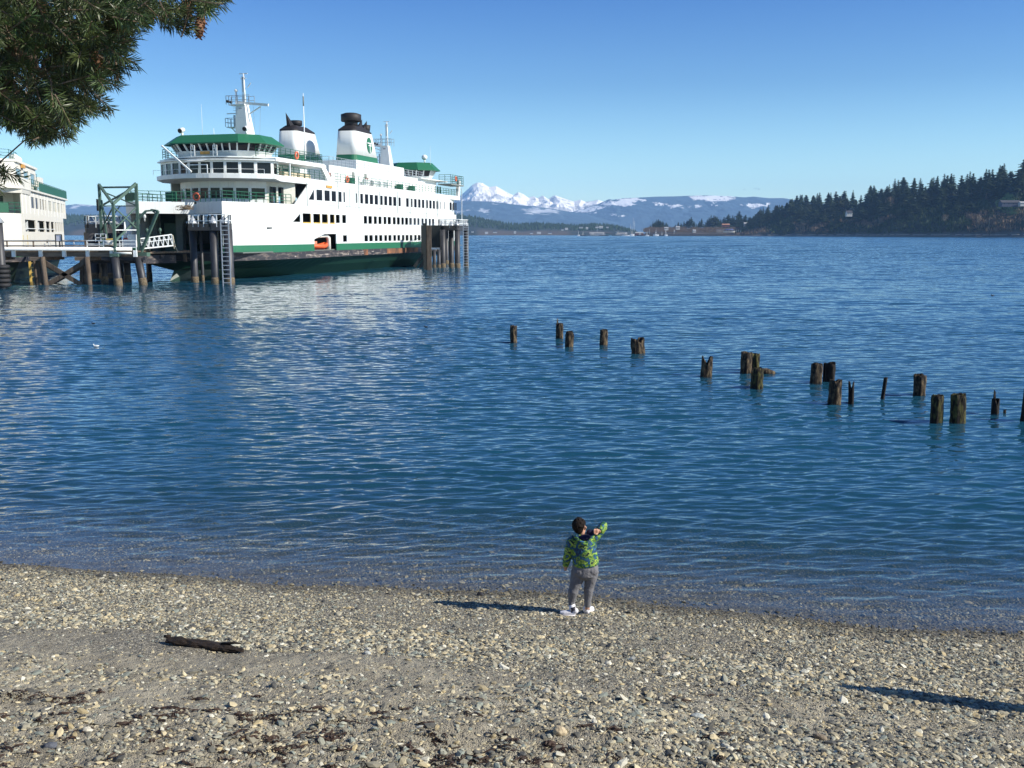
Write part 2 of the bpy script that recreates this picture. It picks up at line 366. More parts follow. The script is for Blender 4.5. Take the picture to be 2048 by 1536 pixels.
def make_stone(px, py, w, h, col, label, seed):
    p = G(px, py, .4)
    for _ in range(6): p = G(px, py, gzf(p.x, p.y))
    g = random.Random(seed); bm = bmesh.new(); bmesh.ops.create_icosphere(bm, subdivisions=3, radius=1)
    for v in bm.verts:
        q = v.co * 1.3; k = 1 + .22 * (float(vnoise(np.array([q.x * 1.3 + seed]), np.array([q.y * 1.3 + q.z * 1.7]), seed)[0]) - .5) * 2
        v.co = Vector((v.co.x * w / 2, v.co.y * w * .36, v.co.z * h / 2)) * k
    me = bpy.data.meshes.new('stone'); bm.to_mesh(me); bm.free()
    for pl in me.polygons: pl.use_smooth = True
    o = link('stone', me, mat('stone_%d' % seed, col, .8, var=.22, scale=28, bump=.5)); o.location = (p.x, p.y, p.z + h * .18); o.rotation_euler = (0, .1, g.uniform(-.5, .5))
    tag(o, label, 'stone')
for i, a in enumerate([
    (1120, 1466, .13, .085, (.52, .43, .28), 'largest tan angular stone, alone on the sand in front of the boy'),
    (1640, 1478, .13, .075, (.22, .18, .13), 'dark brown angular stone in the shingle at the lower right'),
    (101, 1493, .115, .05, (.10, .11, .13), 'smooth dark blue-grey oval stone at the lower left'),
    (735, 1308, .09, .05, (.40, .42, .40), 'pale blue-grey stone in the shingle right of the driftwood plank'),
    (367, 1352, .065, .06, (.62, .55, .36), 'small cream pointed stone just below the driftwood plank'),
    (470, 1395, .08, .045, (.62, .58, .48), 'off-white flat stone on the sand below the driftwood plank'),
    (1395, 1434, .13, .045, (.42, .45, .42), 'long pale greenish stone on the sand at lower centre right'),
    (1085, 1404, .14, .045, (.60, .52, .36), 'long cream flat stone above the largest tan stone'),
    (175, 1462, .10, .05, (.60, .56, .44), 'cream rounded stone on the sand at the lower left'),
    (845, 1160, .07, .05, (.52, .40, .26), 'orange-tan stone at the water edge left of the boy'),
    (960, 1191, .09, .07, (.03, .03, .035), 'black wet lump of rock beside the boy\'s shadow'),  # small lump in a nearly black colour
    (1332, 1318, .13, .05, (.55, .47, .34), 'pale tan cobble in the shingle to the right of the boy'),
    (1610, 1345, .12, .05, (.52, .52, .44), 'pale grey cobble in the shingle left of the long shadow'),
]): make_stone(*a, seed=i + 3)
# seaweed
def make_weed():
    g = random.Random(12); mb = MB()
    spots = [(30, 1385, 1), (45, 1400, .8), (135, 1408, .7), (330, 1420, .8), (350, 1428, .6), (420, 1425, .7), (320, 1437, .6), (245, 1450, .5), (500, 1432, .8), (530, 1440, .7), (480, 1470, .8), (520, 1480, .9), (560, 1498, .8), (655, 1470, 1.1), (640, 1480, .8), (660, 1478, .6), (600, 1425, .5), (690, 1445, .6), (150, 1400, .5), (900, 1515, 1.2), (930, 1528, 1), (960, 1525, .8), (870, 1525, .8), (1060, 1525, .6), (1220, 1520, .5), (1000, 1470, .5), (820, 1505, .6), (760, 1440, .4), (390, 1400, .5), (100, 1398, .5), (205, 1385, .4), (1700, 1530, .4), (1000, 1500, .7), (1100, 1495, .5)]
    for k in range(70): spots.append((g.uniform(-60, 1500), g.uniform(1390, 1560), g.uniform(.2, .5)))
    for px, py, sz in spots:
        c = G(px, py, .45)
        for _ in range(4): c = G(px, py, gzf(c.x, c.y))
        for k in range(int(20 * sz) + 2):
            x, y = c.x + g.gauss(0, .10 * sz), c.y + g.gauss(0, .045 * sz); a = g.uniform(-.7, .7) + (math.pi if g.random() < .5 else 0)
            L = g.uniform(.03, .13); n = 5; prev = None; w = g.uniform(.003, .009)
            lift = g.uniform(.004, .02)
            for i in range(n + 1):
                z = gzf(x, y) + .006 + lift * math.sin(math.pi * i / n)
                pt = Vector((x, y, z)); nd = Vector((-math.sin(a), math.cos(a), 0)) * w + Vector((0, 0, w * .6))
                if prev: mb.add([prev[0], prev[1], pt + nd, pt - nd], [(0, 1, 2, 3)])
                prev = (pt - nd, pt + nd); x += math.cos(a) * L / n; y += math.sin(a) * L / n; a += g.gauss(0, .5)
    o = mb.build('seaweed', mat('dried_seaweed', (.018, .012, .008), .6, c2=(.07, .04, .025), scale=20)); tag(o, 'dark brown seaweed strands strewn over the sand', kind='stuff')
make_weed()
# ================================================================== WATER
def make_water():
    g = np.random.default_rng(3)
    ys = np.concatenate([np.geomspace(9.5, 60, 1050), np.geomspace(60.2, 4000, 1350), np.geomspace(4100, 16200, 60)])
    t = np.linspace(-1, 1, 860); t = np.sign(t) * (np.abs(t) * .72 + .5 * np.abs(t) ** 6)
    Y = np.repeat(ys[:, None], len(t), 1); X = np.clip(Y * t[None], -10400, 10400)
    dy = np.gradient(ys)[:, None]
    Z = np.zeros_like(X)
    comps = [.115 * (.95 / .115) ** ((i + g.random()) / 62) for i in range(62)] + [.95 * (45 / .95) ** ((i + g.random()) / 40) for i in range(40)]
    for lam in comps:
        ang = g.normal(0, .28) - math.pi / 2 + .10
        k = 2 * np.pi / lam; kx, ky = k * math.cos(ang), k * math.sin(ang)
        amp = (.0255 if lam < .95 else .016) / k * (.7 + .6 * g.random())
        lod = np.clip((lam / (dy * 2.4)) - 1, 0, 1)
        if lam > .8: lod = lod * np.clip(np.clip(dy * 12 / lam, 0, 1) ** 1.3 + (.22 if lam < 3 else 0), 0, 1)
        if lod.max() <= 0: continue
        rows = np.where(lod[:, 0] > 0)[0]; r1 = rows.max() + 1
        ph = kx * X[:r1] + ky * Y[:r1] + g.random() * 6.28
        Z[:r1] += amp * lod[:r1] * (np.sin(ph) + .22 * np.cos(2 * ph))
    s = shore_s(X, Y)
    grp = .55 + .9 * fbm(X * .12, Y * .18, 3, 77)           # calmer and rougher patches
    Z *= np.clip((-s + .25) / 3.5, .10, 1) * grp
    Z += .002
    n, m = X.shape; idx = np.arange(n * m).reshape(n, m)
    Fq = np.stack([idx[:-1, :-1], idx[:-1, 1:], idx[1:, 1:], idx[1:, :-1]], -1).reshape(-1, 4)
    far = 1 - np.exp(-np.maximum(Y - 25, 0) / 90); dep = np.clip(-s / 12, 0, 1)
    me = npmesh('water', np.stack([X, Y, Z], -1).reshape(-1, 3), Fq, True, np.stack([far, dep, 0 * far], -1).reshape(-1, 3))
    m_ = bpy.data.materials.new('sea_water'); m_.use_nodes = True; n = m_.node_tree.nodes; l = m_.node_tree.links; n.remove(n['Principled BSDF'])
    out = n['Material Output']; tc = n.new('ShaderNodeTexCoord'); at = n.new('ShaderNodeAttribute'); at.attribute_name = 'tint'
    sp = n.new('ShaderNodeSeparateColor'); l.new(at.outputs['Color'], sp.inputs[0])
    def vm(op, a, b=None):
        q = n.new('ShaderNodeVectorMath'); q.operation = op
        for i, v in enumerate((a, b)):
            if v is None: continue
            if isinstance(v, tuple): q.inputs[i].default_value = v
            else: l.new(v, q.inputs[i])
        return q.outputs[0]
    def mth(op, a, b=None, c=None, clamp=False):
        q = n.new('ShaderNodeMath'); q.operation = op; q.use_clamp = clamp
        for i, v in enumerate((a, b, c)):
            if v is None: continue
            if isinstance(v, (int, float)): q.inputs[i].default_value = v
            else: l.new(v, q.inputs[i])
        return q.outputs[0]
    def slope(scale, vec):
        mp = n.new('ShaderNodeMapping'); mp.inputs['Scale'].default_value = vec; l.new(tc.outputs['Object'], mp.inputs[0])
        z = n.new('ShaderNodeTexNoise'); z.inputs['Scale'].default_value = scale; z.inputs['Detail'].default_value = 3; z.inputs['Roughness'].default_value = .6
        l.new(mp.outputs[0], z.inputs['Vector'])
        return vm('SUBTRACT', z.outputs['Color'], (.5, .5, .5))
    sl1 = vm('MULTIPLY', slope(7.0, (.5, 1, 1)), (.09, .20, 0))                 # fine ripples everywhere
    s2 = vm('ADD', vm('MULTIPLY', slope(3.0, (.40, 1, 1)), (.26, .85, 0)), (0, -.085, 0))                 # the same chop the far mesh is too coarse for
    q = n.new('ShaderNodeVectorMath'); q.operation = 'SCALE'; l.new(s2, q.inputs[0]); l.new(sp.outputs[0], q.inputs['Scale'])
    # wind patches
    mp = n.new('ShaderNodeMapping'); mp.inputs['Scale'].default_value = (.006, .022, 1); l.new(tc.outputs['Object'], mp.inputs[0])
    wz = n.new('ShaderNodeTexNoise'); wz.inputs['Scale'].default_value = 1; wz.inputs['Detail'].default_value = 5; l.new(mp.outputs[0], wz.inputs['Vector'])
    wr = n.new('ShaderNodeMapRange'); wr.inputs[1].default_value = .35; wr.inputs[2].default_value = .65; wr.inputs[3].default_value = .65; wr.inputs[4].default_value = 1.15; l.new(wz.outputs[0], wr.inputs[0])
    q2 = n.new('ShaderNodeVectorMath'); q2.operation = 'SCALE'; l.new(q.outputs[0], q2.inputs[0]); l.new(wr.outputs[0], q2.inputs['Scale'])
    geo = n.new('ShaderNodeNewGeometry')
    nn = vm('NORMALIZE', vm('ADD', vm('ADD', geo.outputs['Normal'], sl1), q2.outputs[0]))
    fr = n.new('ShaderNodeFresnel'); ior = n.new('ShaderNodeMapRange'); ior.inputs[3].default_value = 1.46; ior.inputs[4].default_value = 1 / 1.46; l.new(geo.outputs['Backfacing'], ior.inputs[0]); l.new(ior.outputs[0], fr.inputs[0]); l.new(nn, fr.inputs['Normal'])
    gl = n.new('ShaderNodeBsdfGlossy'); gl.inputs['Roughness'].default_value = .06; gl.inputs['Color'].default_value = (1, 1, 1, 1); l.new(nn, gl.inputs['Normal'])
    df = n.new('ShaderNodeBsdfDiffuse'); df.inputs['Color'].default_value = (.010, .062, .104, 1)
    tr = n.new('ShaderNodeBsdfTransparent'); tr.inputs[0].default_value = (.93, .93, .86, 1)
    dp = mth('SUBTRACT', 1.0, mth('POWER', 2.718, mth('MULTIPLY', sp.outputs[1], -3.4)), clamp=True)
    mxb = n.new('ShaderNodeMixShader'); l.new(dp, mxb.inputs[0]); l.new(tr.outputs[0], mxb.inputs[1]); l.new(df.outputs[0], mxb.inputs[2])
    mxs = n.new('ShaderNodeMixShader'); l.new(fr.outputs[0], mxs.inputs[0]); l.new(mxb.outputs[0], mxs.inputs[1]); l.new(gl.outputs[0], mxs.inputs[2])
    l.new(mxs.outputs[0], out.inputs[0])
    o = link('water', me, m_); tag(o, kind='structure')
make_water()
# ================================================================== GREEN AND WHITE FERRY
def px_holes(fr, rows, zb, zt, ox, sc, first=None, X=0.0, ub=0.0):
    hs_ = []
    for k, (a, b) in enumerate(rows):
        u0 = fr.side(ox + a / sc, 440, X)[0] - ub; u1 = fr.side(ox + b / sc, 440, X)[0] - ub
        if k == 0 and first is not None: hs_.append((u0, u1, zb, zb, zb + .06, zt))
        else: hs_.append((u0, u1, zb, zb, zt, zt))
    return hs_
FA = Frame(449, 104.0, R(14.8))
RZA = -R(14.8)
def build_ferry():
    f = FA; B = 15.3; L0, L1 = 3.3, 83.0
    T = empty('ferry', 'large green and white double-ended car ferry with two black-capped funnels, moored behind the dock', 'ferry', f.o * 1, RZA)
    T.location = (f.o.x, f.o.y, 0)
    def sY(px, X=0.0, py=440): return f.side(px, py, X)[0]
    # ---- plan outlines (X,Y); starboard is X=0
    def outline(y0=L0, y1=L1, inset=0.0, n=6, taper=2.0, ty=11.0, bow=1.2):
        st = []
        for i in range(n + 1):
            t = i / n; st.append((-(taper * (1 - t) ** 1.6) - inset, y0 + ty * t))
        end = [(-(taper * (1 - (i / n)) ** 1.6) - inset, y1 - ty * (i / n) * .9) for i in range(n, -1, -1)]
        side = st + end
        port = [(-B - x, y) for x, y in reversed(side)]
        return side + port
    # ---- hull below the rub rail
    mb = MB(); ns = 46; lv = [(-3.0, .50, 3.0, 2.2), (-.6, .66, -1.0, 2.6), (.0, .76, -1.6, 2.9), (1.1, .90, -.8, 3.6), (2.12, .975, .0, 7.0)]
    vs = []; fs = []
    for z, w, ins, pw in lv:
        ring = []
        for sgn in (1, -1):
            rr = range(ns + 1) if sgn == 1 else range(ns, -1, -1)
            for i in rr:
                t = i / ns; u = abs(2 * t - 1); hw = B / 2 * w * (1 - u ** pw * (.999 if z < 2 else .30))
                ring.append((-B / 2 + sgn * hw, L0 + ins + (L1 - L0 - 2 * ins) * t, z))
        vs.append(ring)
    m = len(vs[0]); flat = [p for r_ in vs for p in r_]
    for j in range(len(lv) - 1):
        for i in range(m): fs.append((j * m + i, j * m + (i + 1) % m, (j + 1) * m + (i + 1) % m, (j + 1) * m + i))
    fs.append(tuple(range((len(lv) - 1) * m, len(lv) * m)))
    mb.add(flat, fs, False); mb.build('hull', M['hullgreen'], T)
    mb = MB(); O = outline()
    n = len(O)
    mb.prism([(x * 1.0 + (.28 if x > -B / 2 else -.28), y) for x, y in O], 2.12, 2.93); mb.build('rub_rail', M['guard'], T)
    # rusty stretches of the rub rail near the far end, slightly proud
    mb = MB(); mb.box((.27, 44, 2.2), (.30, 57, 2.9)); mb.build('rust_patch', M['rust'], T); mb = MB(); mb.box((.27, 35.5, 2.15), (.31, 37, 2.92)); mb.build('rust_patch', M['rust'], T)
    mb = MB()
    for k in range(34):
        y = rnd.uniform(17, 43) if k < 26 else rnd.uniform(10, 60); z = rnd.uniform(2.16, 2.6); mb.box((.26, y, z), (.285, y + rnd.uniform(.3, 2.2), z + rnd.uniform(.03, .16)))
    mb.build('scraped_paint', mat('scraped_paint', (.45, .40, .36), .8, c2=(.10, .08, .07), thr=(.35, .6), scale=2.4), T)
    # ---- green band along the car deck
    wb = MB()
    bo = (sY(627.5), sY(671.8))
    for i in range(n):
        P, Q = O[i], O[(i + 1) % n]
        # outside must lie right of P->Q ; starboard runs +Y so outward +X is on the right
        if abs(P[1] - Q[1]) < .5 and abs(P[0] - Q[0]) > 3: continue
        if P[0] > -1e-3 and Q[0] > -1e-3: wb.wall(P, Q, 2.93, 3.78, [(bo[0] - P[1], bo[1] - P[1], 2.93, 2.93, 3.78, 3.78)], .12)
        else: wb.wall(P, Q, 2.93, 3.78, (), .12)
    wb.build('green_band', M['green'], T)
    # ---- white side walls with real openings
    r1 = [(385, 437), (460, 517), (538, 589), (607, 650), (673, 704), (722, 737), (845, 857), (885, 912), (930, 963), (977, 1010), (1025, 1057), (1080, 1103), (1118, 1147), (1162, 1192), (1205, 1235), (1256, 1278), (1330, 1356), (1377, 1393), (1408, 1433), (1447, 1470), (1484, 1507), (1527, 1543), (1555, 1578), (1590, 1611), (1624, 1645), (1662, 1668), (1700, 1706), (1757, 1775), (1790, 1805), (1814, 1823)]
    r2 = [(218, 300), (320, 400), (423, 492), (507, 565), (585, 630), (643, 684), (705, 745), (915, 950), (960, 997), (1013, 1045), (1058, 1090), (1108, 1138), (1148, 1182), (1198, 1228), (1238, 1268), (1281, 1308), (1318, 1348), (1358, 1385), (1400, 1425), (1437, 1459), (1477, 1500), (1511, 1534), (1548, 1570), (1580, 1603), (1640, 1662), (1700, 1722), (1752, 1772), (1790, 1808)]
    r3 = [(708, 750), (918, 955), (965, 1002), (1018, 1050), (1062, 1095), (1112, 1142), (1152, 1184), (1200, 1229), (1240, 1269), (1284, 1310), (1321, 1350), (1361, 1388), (1405, 1430), (1440, 1468), (1500, 1520), (1545, 1565), (1600, 1620), (1650, 1670), (1760, 1780)]
    Y0 = L0 + 11.0; sc = 4.876
    h1 = px_holes(f, r1, 9.12, 10.42, 540, sc, True, 0, Y0); h2 = px_holes(f, r2, 6.28, 7.46, 540, sc, True, 0, Y0)
    h3 = px_holes(f, r3, 3.86, 4.84, 540, sc, None, 0, Y0)
    bz = (bo[0] - Y0, bo[1] - Y0)
    bm_ = bz[0] + (bz[1] - bz[0]) * .45
    hb = [(bz[0], bm_, 3.78, 3.78, 4.35, 5.0), (bm_, bz[1], 3.78, 3.78, 5.0, 5.02)]
    sw = MB(); ZT = 10.95
    yb = L1 - 11 * .9
    sw.wall((0, Y0), (0, yb), 3.78, 8.45, h2 + h3 + hb, .14)
    yl = 15.6 - Y0
    sw.wall((0, Y0), (0, yb), 8.45, ZT, [(0, yl + .5, 8.45, 8.45, ZT, ZT), (yl + .5, yl + 4.2, 8.452, ZT - .01, ZT, ZT)] + h1, .14)
    for i in range(n):
        P, Q = O[i], O[(i + 1) % n]
        if abs(P[1] - Q[1]) < .5 and abs(P[0] - Q[0]) > 3: continue
        if P[0] > -1e-3 and Q[0] > -1e-3: continue
        st = P[0] > -B / 2
        if st:
            sw.wall(P, Q, 3.78, 8.45, (), .14)
            if P[1] > 50 and Q[1] < 81: sw.wall(P, Q, 8.45, ZT, (), .14)
        elif not (abs(P[0] + B) < 1e-3 and abs(Q[0] + B) < 1e-3): sw.wall(P, Q, 3.78, 8.45, (), .14)
    # port side: same openings so that daylight shows through the car deck
    sw.build('side_wall', M['white'], T); sw = MB()
    def mir(hs2, L): return [(L - b, L - a, z0, z1, z3, z2) for a, b, z0, z1, z2, z3 in hs2]
    LL = yb - Y0
    sw.wall((-B, yb), (-B, Y0), 3.78, 8.45, mir(h2 + h3, LL), .14); sw.wall((-B, yb), (-B, Y0), 8.45, ZT, mir(h1, LL), .14)
    sw.build('side_wall', M['white'], T)
    # windows of the passenger deck: each pane a part
    for (a, b, z0, z1, z2, z3) in h1:
        w = MB(); w.add([(-.07, Y0 + a, z0), (-.07, Y0 + b, z1), (-.07, Y0 + b, z3), (-.07, Y0 + a, z2), (-.10, Y0 + a, z0), (-.10, Y0 + b, z1), (-.10, Y0 + b, z3), (-.10, Y0 + a, z2)], [(0, 1, 2, 3), (7, 6, 5, 4)]); w.build('window', M['glass'], T)
    # sills and frames of the open car-deck openings
    for (a, b, z0, z1, z2, z3) in h2 + h3:
        w = MB(); w.box((-.13, Y0 + a + .01, z0 + .003), (.035, Y0 + b - .01, z0 + .13)); w.bar((-.05, Y0 + b - .05, z0), (-.05, Y0 + b - .05, z3), .07)
        w.build('opening_sill', M['yellow'] if (a < 12 and rnd.random() < .6) else M['wdeck'], T)
    # inner structure
    mb = MB(); mb.box((-B + .3, L0 + 1, 2.94), (-.3, L1 - 1, 3.05)); mb.build('car_deck', M['deck'], T)
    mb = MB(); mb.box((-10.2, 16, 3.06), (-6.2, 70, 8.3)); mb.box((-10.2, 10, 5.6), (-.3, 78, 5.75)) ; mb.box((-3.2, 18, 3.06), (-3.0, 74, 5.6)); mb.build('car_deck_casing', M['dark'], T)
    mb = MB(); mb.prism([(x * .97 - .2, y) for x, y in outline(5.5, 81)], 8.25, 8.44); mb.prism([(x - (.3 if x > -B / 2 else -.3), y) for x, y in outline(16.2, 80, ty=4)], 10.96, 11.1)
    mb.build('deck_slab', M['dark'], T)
    # front passenger deck edge: white band with a recess around the bow
    z0, z1 = 7.18, 8.45
    bow = [(-2.0, L0), (-6.6, 5.6), (-10.9, 1.4), (-13.3, L0 - .6), (-14.2, 5.2)]
    mb = MB()
    for P, Q in zip(bow, bow[1:]): mb.wall(Q, P, z0, z1, (), .2)
    mb.wall((-10.9, 1.4), (-10.89, 1.2), 7.0, z1, (), .1)
    mb.build('bow_bulwark', M['white'], T)
    mb = MB(); mb.add([(x, y, 7.25) for x, y in bow] + [(-14.2, 9, 7.25), (-1.2, 9, 7.25)], [tuple(range(len(bow) + 2))]); mb.add([(x, y, 8.40) for x, y in bow] + [(-14.2, 18, 8.40), (-.4, 18, 8.40)], [tuple(reversed(range(len(bow) + 2)))])
    mb.build('bow_deck', M['deck'], T)
    # far bow bulwark
    mb = MB(); mb.wall((-2.0, L1), (-13.3, L1), 6.9, 8.45, (), .2); mb.wall((-1.3, L1 - 3), (-1.9, L1 + .5), 7.0, 8.45, (), .15); mb.build('far_bulwark', M['white'], T)
    # mouth of the car deck (rounded arch inside the bow), grey-green inner walls
    mb = MB()
    for X0, X1 in ((-13.6, -12.9), (-10.4, -9.6), (-4.2, -3.6)):
        mb.box((X0, 7.5, 3.06), (X1, 8.1, 8.2))
    for k in range(7):
        t0, t1 = math.pi / 2 * k / 7, math.pi / 2 * (k + 1) / 7
        for sx, cx in ((1, -9.6), (-1, -4.2)):
            x0 = cx + sx * 1.4 * (1 - math.cos(t0)) ; x1 = cx + sx * 1.4 * (1 - math.cos(t1)); zz = 5.8 + 1.4 * math.sin(t0)
            mb.box((min(x0, x1), 7.5, zz), (max(x0, x1), 8.1, 8.2))
    mb.box((-8.2, 7.5, 7.2), (-5.6, 8.1, 8.2))
    mb.build('car_deck_arch', M['shade'], T)
    mb = MB(); mb.box((-15.1, 8, 3.06), (-14.9, 16, 8.2)); mb.box((-12.9, 9.0, 3.06), (-10.4, 9.1, 6.2)); mb.build('car_deck_inner_wall', mat('inner_green_wall', (.10, .17, .13), .7), T)
    mb = MB(); mb.box((-7.9, 12, 3.06), (-7.5, 12.3, 6.5)); mb.build('interior_fitting', M['wdeck'], T)
    # ---- green railing round the passenger deck front
    mb = MB(); rp = [(x, y, 8.45) for x, y in bow]; mb.rail([(-1.2, 9, 8.45), (-1.8, 4, 8.45)] + rp + [(-15.0, 12, 8.45)], 1.1, 3, 1.1, .06)
    mb.rail([(-.1, 15.4, 8.45), (-.7, 10, 8.45), (-1.8, 4, 8.45)], 1.1, 3, 1.2, .06); mb.build('deck_railing', M['railgreen'], T)
    mb = MB(); mb.box((-9.3, 4.1, 8.5), (-8.0, 4.3, 9.5)); mb.build('railing_screen', M['railgreen'], T); mb = MB()
    P, Q = Vector(bow[2]), Vector(bow[3])
    mb.bar((P.x - .4, P.y + .12, 8.95), (Q.x, Q.y + .12, 8.95), .04, .85); mb.bar((-13.4, 2.9, 8.95), (-14.2, 5.3, 8.95), .04, .85)
    mb.build('railing_screen', mat('green_mesh_screen', (.035, .13, .08), .7), T)
    rg = MB(); rg.ring((-6.0, 4.9, 9.0), .36, .10); rg.build('lifebuoy', M['ring'], T)
    # ---- passenger cabin front (deck 2)
    def faceted(y_mid, y_end, half, n=8, off=0.0):
        """bowed front from port to starboard (outside is -Y): list of plan points"""
        return [(-B / 2 - half + 2 * half * i / n, y_mid + (y_end - y_mid) * abs(2 * i / n - 1) ** 2 + off) for i in range(n + 1)]
    def facade(name, pts, zb, zt, wz0, wz1, fill, parent, wname='window', skip=(), t=.12, gm=None, wm=None):
        mbw = MB(); wins = []
        for k, (P, Q) in enumerate(zip(pts, pts[1:])):
            L = math.dist(P, Q); nw = fill; g_ = L / nw; hl = []
            for j in range(nw):
                if (k * nw + j) in skip: continue
                a = g_ * j + g_ * .10; b = g_ * (j + 1) - g_ * .10; hl.append((a, b, wz0, wz0, wz1, wz1)); wins.append((P, Q, a, b))
            mbw.wall(P, Q, zb, zt, hl, t)
        o = mbw.build(name, wm or M['white'], parent)
        for P, Q, a, b in wins:
            P_, Q_ = Vector(P), Vector(Q); d = (Q_ - P_).normalized(); nn = Vector((d.y, -d.x)); w = MB()
            p0 = P_ + d * a - nn * .08; p1 = P_ + d * b - nn * .08
            w.add([(p0.x, p0.y, wz0), (p1.x, p1.y, wz0), (p1.x, p1.y, wz1), (p0.x, p0.y, wz1)], [(0, 1, 2, 3)]); w.build(wname, gm or M['glass'], parent)
        return o
    pts2 = faceted(10.2, 13.2, 5.6, 8)
    facade('passenger_cabin_front', pts2, 8.45, 10.95, 9.0, 10.2, 1, T)
    mb = MB(); mb.wall(pts2[-1], (-.6, 17.5), 8.45, 10.95, [(.9, 1.5, 8.5, 8.5, 10.4, 10.4), (1.8, 2.4, 8.5, 8.5, 10.4, 10.4)], .12); mb.build('passenger_cabin_wing', mat('cabin_cream', (.52, .52, .45), .6), T); mb = MB(); mb.wall((-14.6, 19), pts2[0], 8.45, 10.95, (), .12); mb.build('passenger_cabin_wing', MATS['cabin_cream'], T)
    mb = MB(); mb.box((-1.75, 13.6, 8.5), (-1.7, 14.2, 10.4)); mb.box((-1.25, 15.2, 8.5), (-1.2, 15.9, 10.4)); mb.build('cabin_door', M['dark'], T)
    # roof edge of that deck = deck 3, overhanging, with a bowed front
    pts3 = faceted(7.6, 11.6, 7.65, 10)
    deck3 = pts3 + [(0, 80), (-B, 80)]
    mb = MB(); mb.loft([(x, y + (1.2 if y < 20 else 0)) for x, y in deck3], 10.95, deck3, 11.15); mb.prism(deck3, 11.15, 11.62); mb.build('upper_deck', M['white'], T)
    # ---- deck 3 observation cabin
    pts4 = faceted(8.4, 11.8, 7.2, 10)
    facade('observation_cabin_front', pts4, 11.62, 13.15, 11.74, 12.95, 1, T)
    mb = MB(); mb.wall(pts4[-1], (-.45, 13.2), 11.62, 13.15, [(.25, 1.2, 11.74, 11.74, 12.95, 12.95)], .12); mb.wall((-14.9, 15), pts4[0], 11.62, 13.15, [(.6, 2.4, 11.74, 11.74, 12.95, 12.95)], .12); mb.build('observation_cabin_wing', M['white'], T)
    # covered terrace right behind it: slanted end pillar, roof beam, inner windows
    mb = MB(); yt0, yt1 = 13.2, sY(652, 0, 325)
    mb.box((-B + .4, 11.8, 13.151), (-.0, yt1, 13.5))
    mb.add([(-.02, yt1 - 1.3, 13.15), (-.02, yt1, 13.15), (-.02, yt1 + 1.9, 11.62), (-.02, yt1 + .5, 11.62), (-.3, yt1 - 1.3, 13.15), (-.3, yt1, 13.15), (-.3, yt1 + 1.9, 11.62), (-.3, yt1 + .5, 11.62)], [(0, 3, 2, 1), (4, 5, 6, 7), (0, 1, 5, 4), (1, 2, 6, 5), (2, 3, 7, 6), (3, 0, 4, 7)])
    mb.bar((-.15, 15.4, 11.6), (-.15, 15.4, 13.15), .14); mb.build('terrace_frame', M['wdeck'], T)
    hl = [(1.0 + 2.1 * k, 2.5 + 2.1 * k, 11.9, 11.9, 12.9, 12.9) for k in range(4)]
    mb = MB(); mb.wall((-3.6, 13.0), (-3.6, yt1 + 2), 11.62, 13.15, hl, .12); mb.build('terrace_inner_wall', M['wdeck'], T)
    for a, b, c_, d_, e_, g_ in hl:
        w = MB(); w.box((-3.7, 13 + a, c_), (-3.66, 13 + b, e_)); w.build('window', M['glass'], T)
    mb = MB()
    for k in range(4): mb.box((-1.7, 15.7 + k * 1.8, 11.62), (-1.0, 17.1 + k * 1.8, 12.3))
    mb.build('terrace_bench', M['beige'], T)
    mb = MB(); mb.rail([(-.2, 12.4, 11.62), (-.2, yt1 - .2, 11.62)], 1.15, 4, 1.3, .05); mb.rail([(-.3, yt1 + 2, 11.62), (-.3, 79, 11.62), (-8, 80, 11.62)], 1.1, 3, 1.5, .05)
    mb.rail([(-B + .2, 30, 11.62), (-B + .2, 14, 11.62), (-B + .4, 12.2, 11.62)], 1.1, 3, 1.3, .06)
    mb.build('upper_railing', M['railgreen'], T)
    # hoop on the left bow corner of deck 3
    # ---- bridge deck 4 slab, railings
    pts5 = faceted(8.9, 12.6, 7.3, 10)
    dk4 = pts5 + [(-.2, yt1), (-B + .2, yt1)]
    mb = MB(); mb.prism(dk4, 13.5, 13.65); mb.prism(faceted(8.0, 11.6, 7.5, 10) + [(-.1, 13), (-B + .1, 13)], 13.16, 13.3); mb.build('bridge_deck', M['white'], T)
    mb = MB(); mb.rail([(-2.0, 10.9, 13.65), (-.4, 12.6, 13.65), (-.4, yt1 - .3, 13.65), (-4.5, yt1 - .3, 13.65)], 1.15, 4, 1.2, .05); mb.build('bridge_railing', M['railgreen'], T); mb = MB()
    mb.rail([(-13.2, 11.0, 13.65), (-14.9, 12.4, 13.65), (-14.9, 18, 13.65)], 1.1, 4, 1.0, .05); mb.build('bridge_railing', M['railgreen'], T)
    rg = MB(); rg.ring((-.32, sY(598.5, 0, 315), 14.2), .38, .11, 'x'); rg.build('lifebuoy', M['ring'], T)
    # ---- pilothouse
    def pilothouse(cx, cy, sx, sy, zb, zmid, zt, zr, rev, parent, nf=6, ns=4):
        """windows lean outwards; octagonal plan"""
        def plan(ax, ay, cut): return [(cx - ax + cut, cy - ay), (cx + ax - cut, cy - ay), (cx + ax, cy - ay + cut), (cx + ax, cy + ay - cut), (cx + ax - cut, cy + ay), (cx - ax + cut, cy + ay), (cx - ax, cy + ay - cut), (cx - ax, cy - ay + cut)]
        pA = plan(sx, sy, 1.6); pB = plan(sx + .25, sy + .25, 1.7); pC = plan(sx + .75, sy + .75, 1.9)
        mb = MB(); mb.loft(pA, zb, pB, zmid); mb.build('pilothouse_base', M['white'], parent)
        mb = MB(); core = MB(); core.loft(plan(sx - .5, sy - .5, 1.6), zmid, plan(sx - .3, sy - .3, 1.6), zt); core.build('pilothouse_interior', M['dark'], parent)
        counts = [nf, 2, ns, 2, nf, 2, ns, 2]
        fr_ = MB()
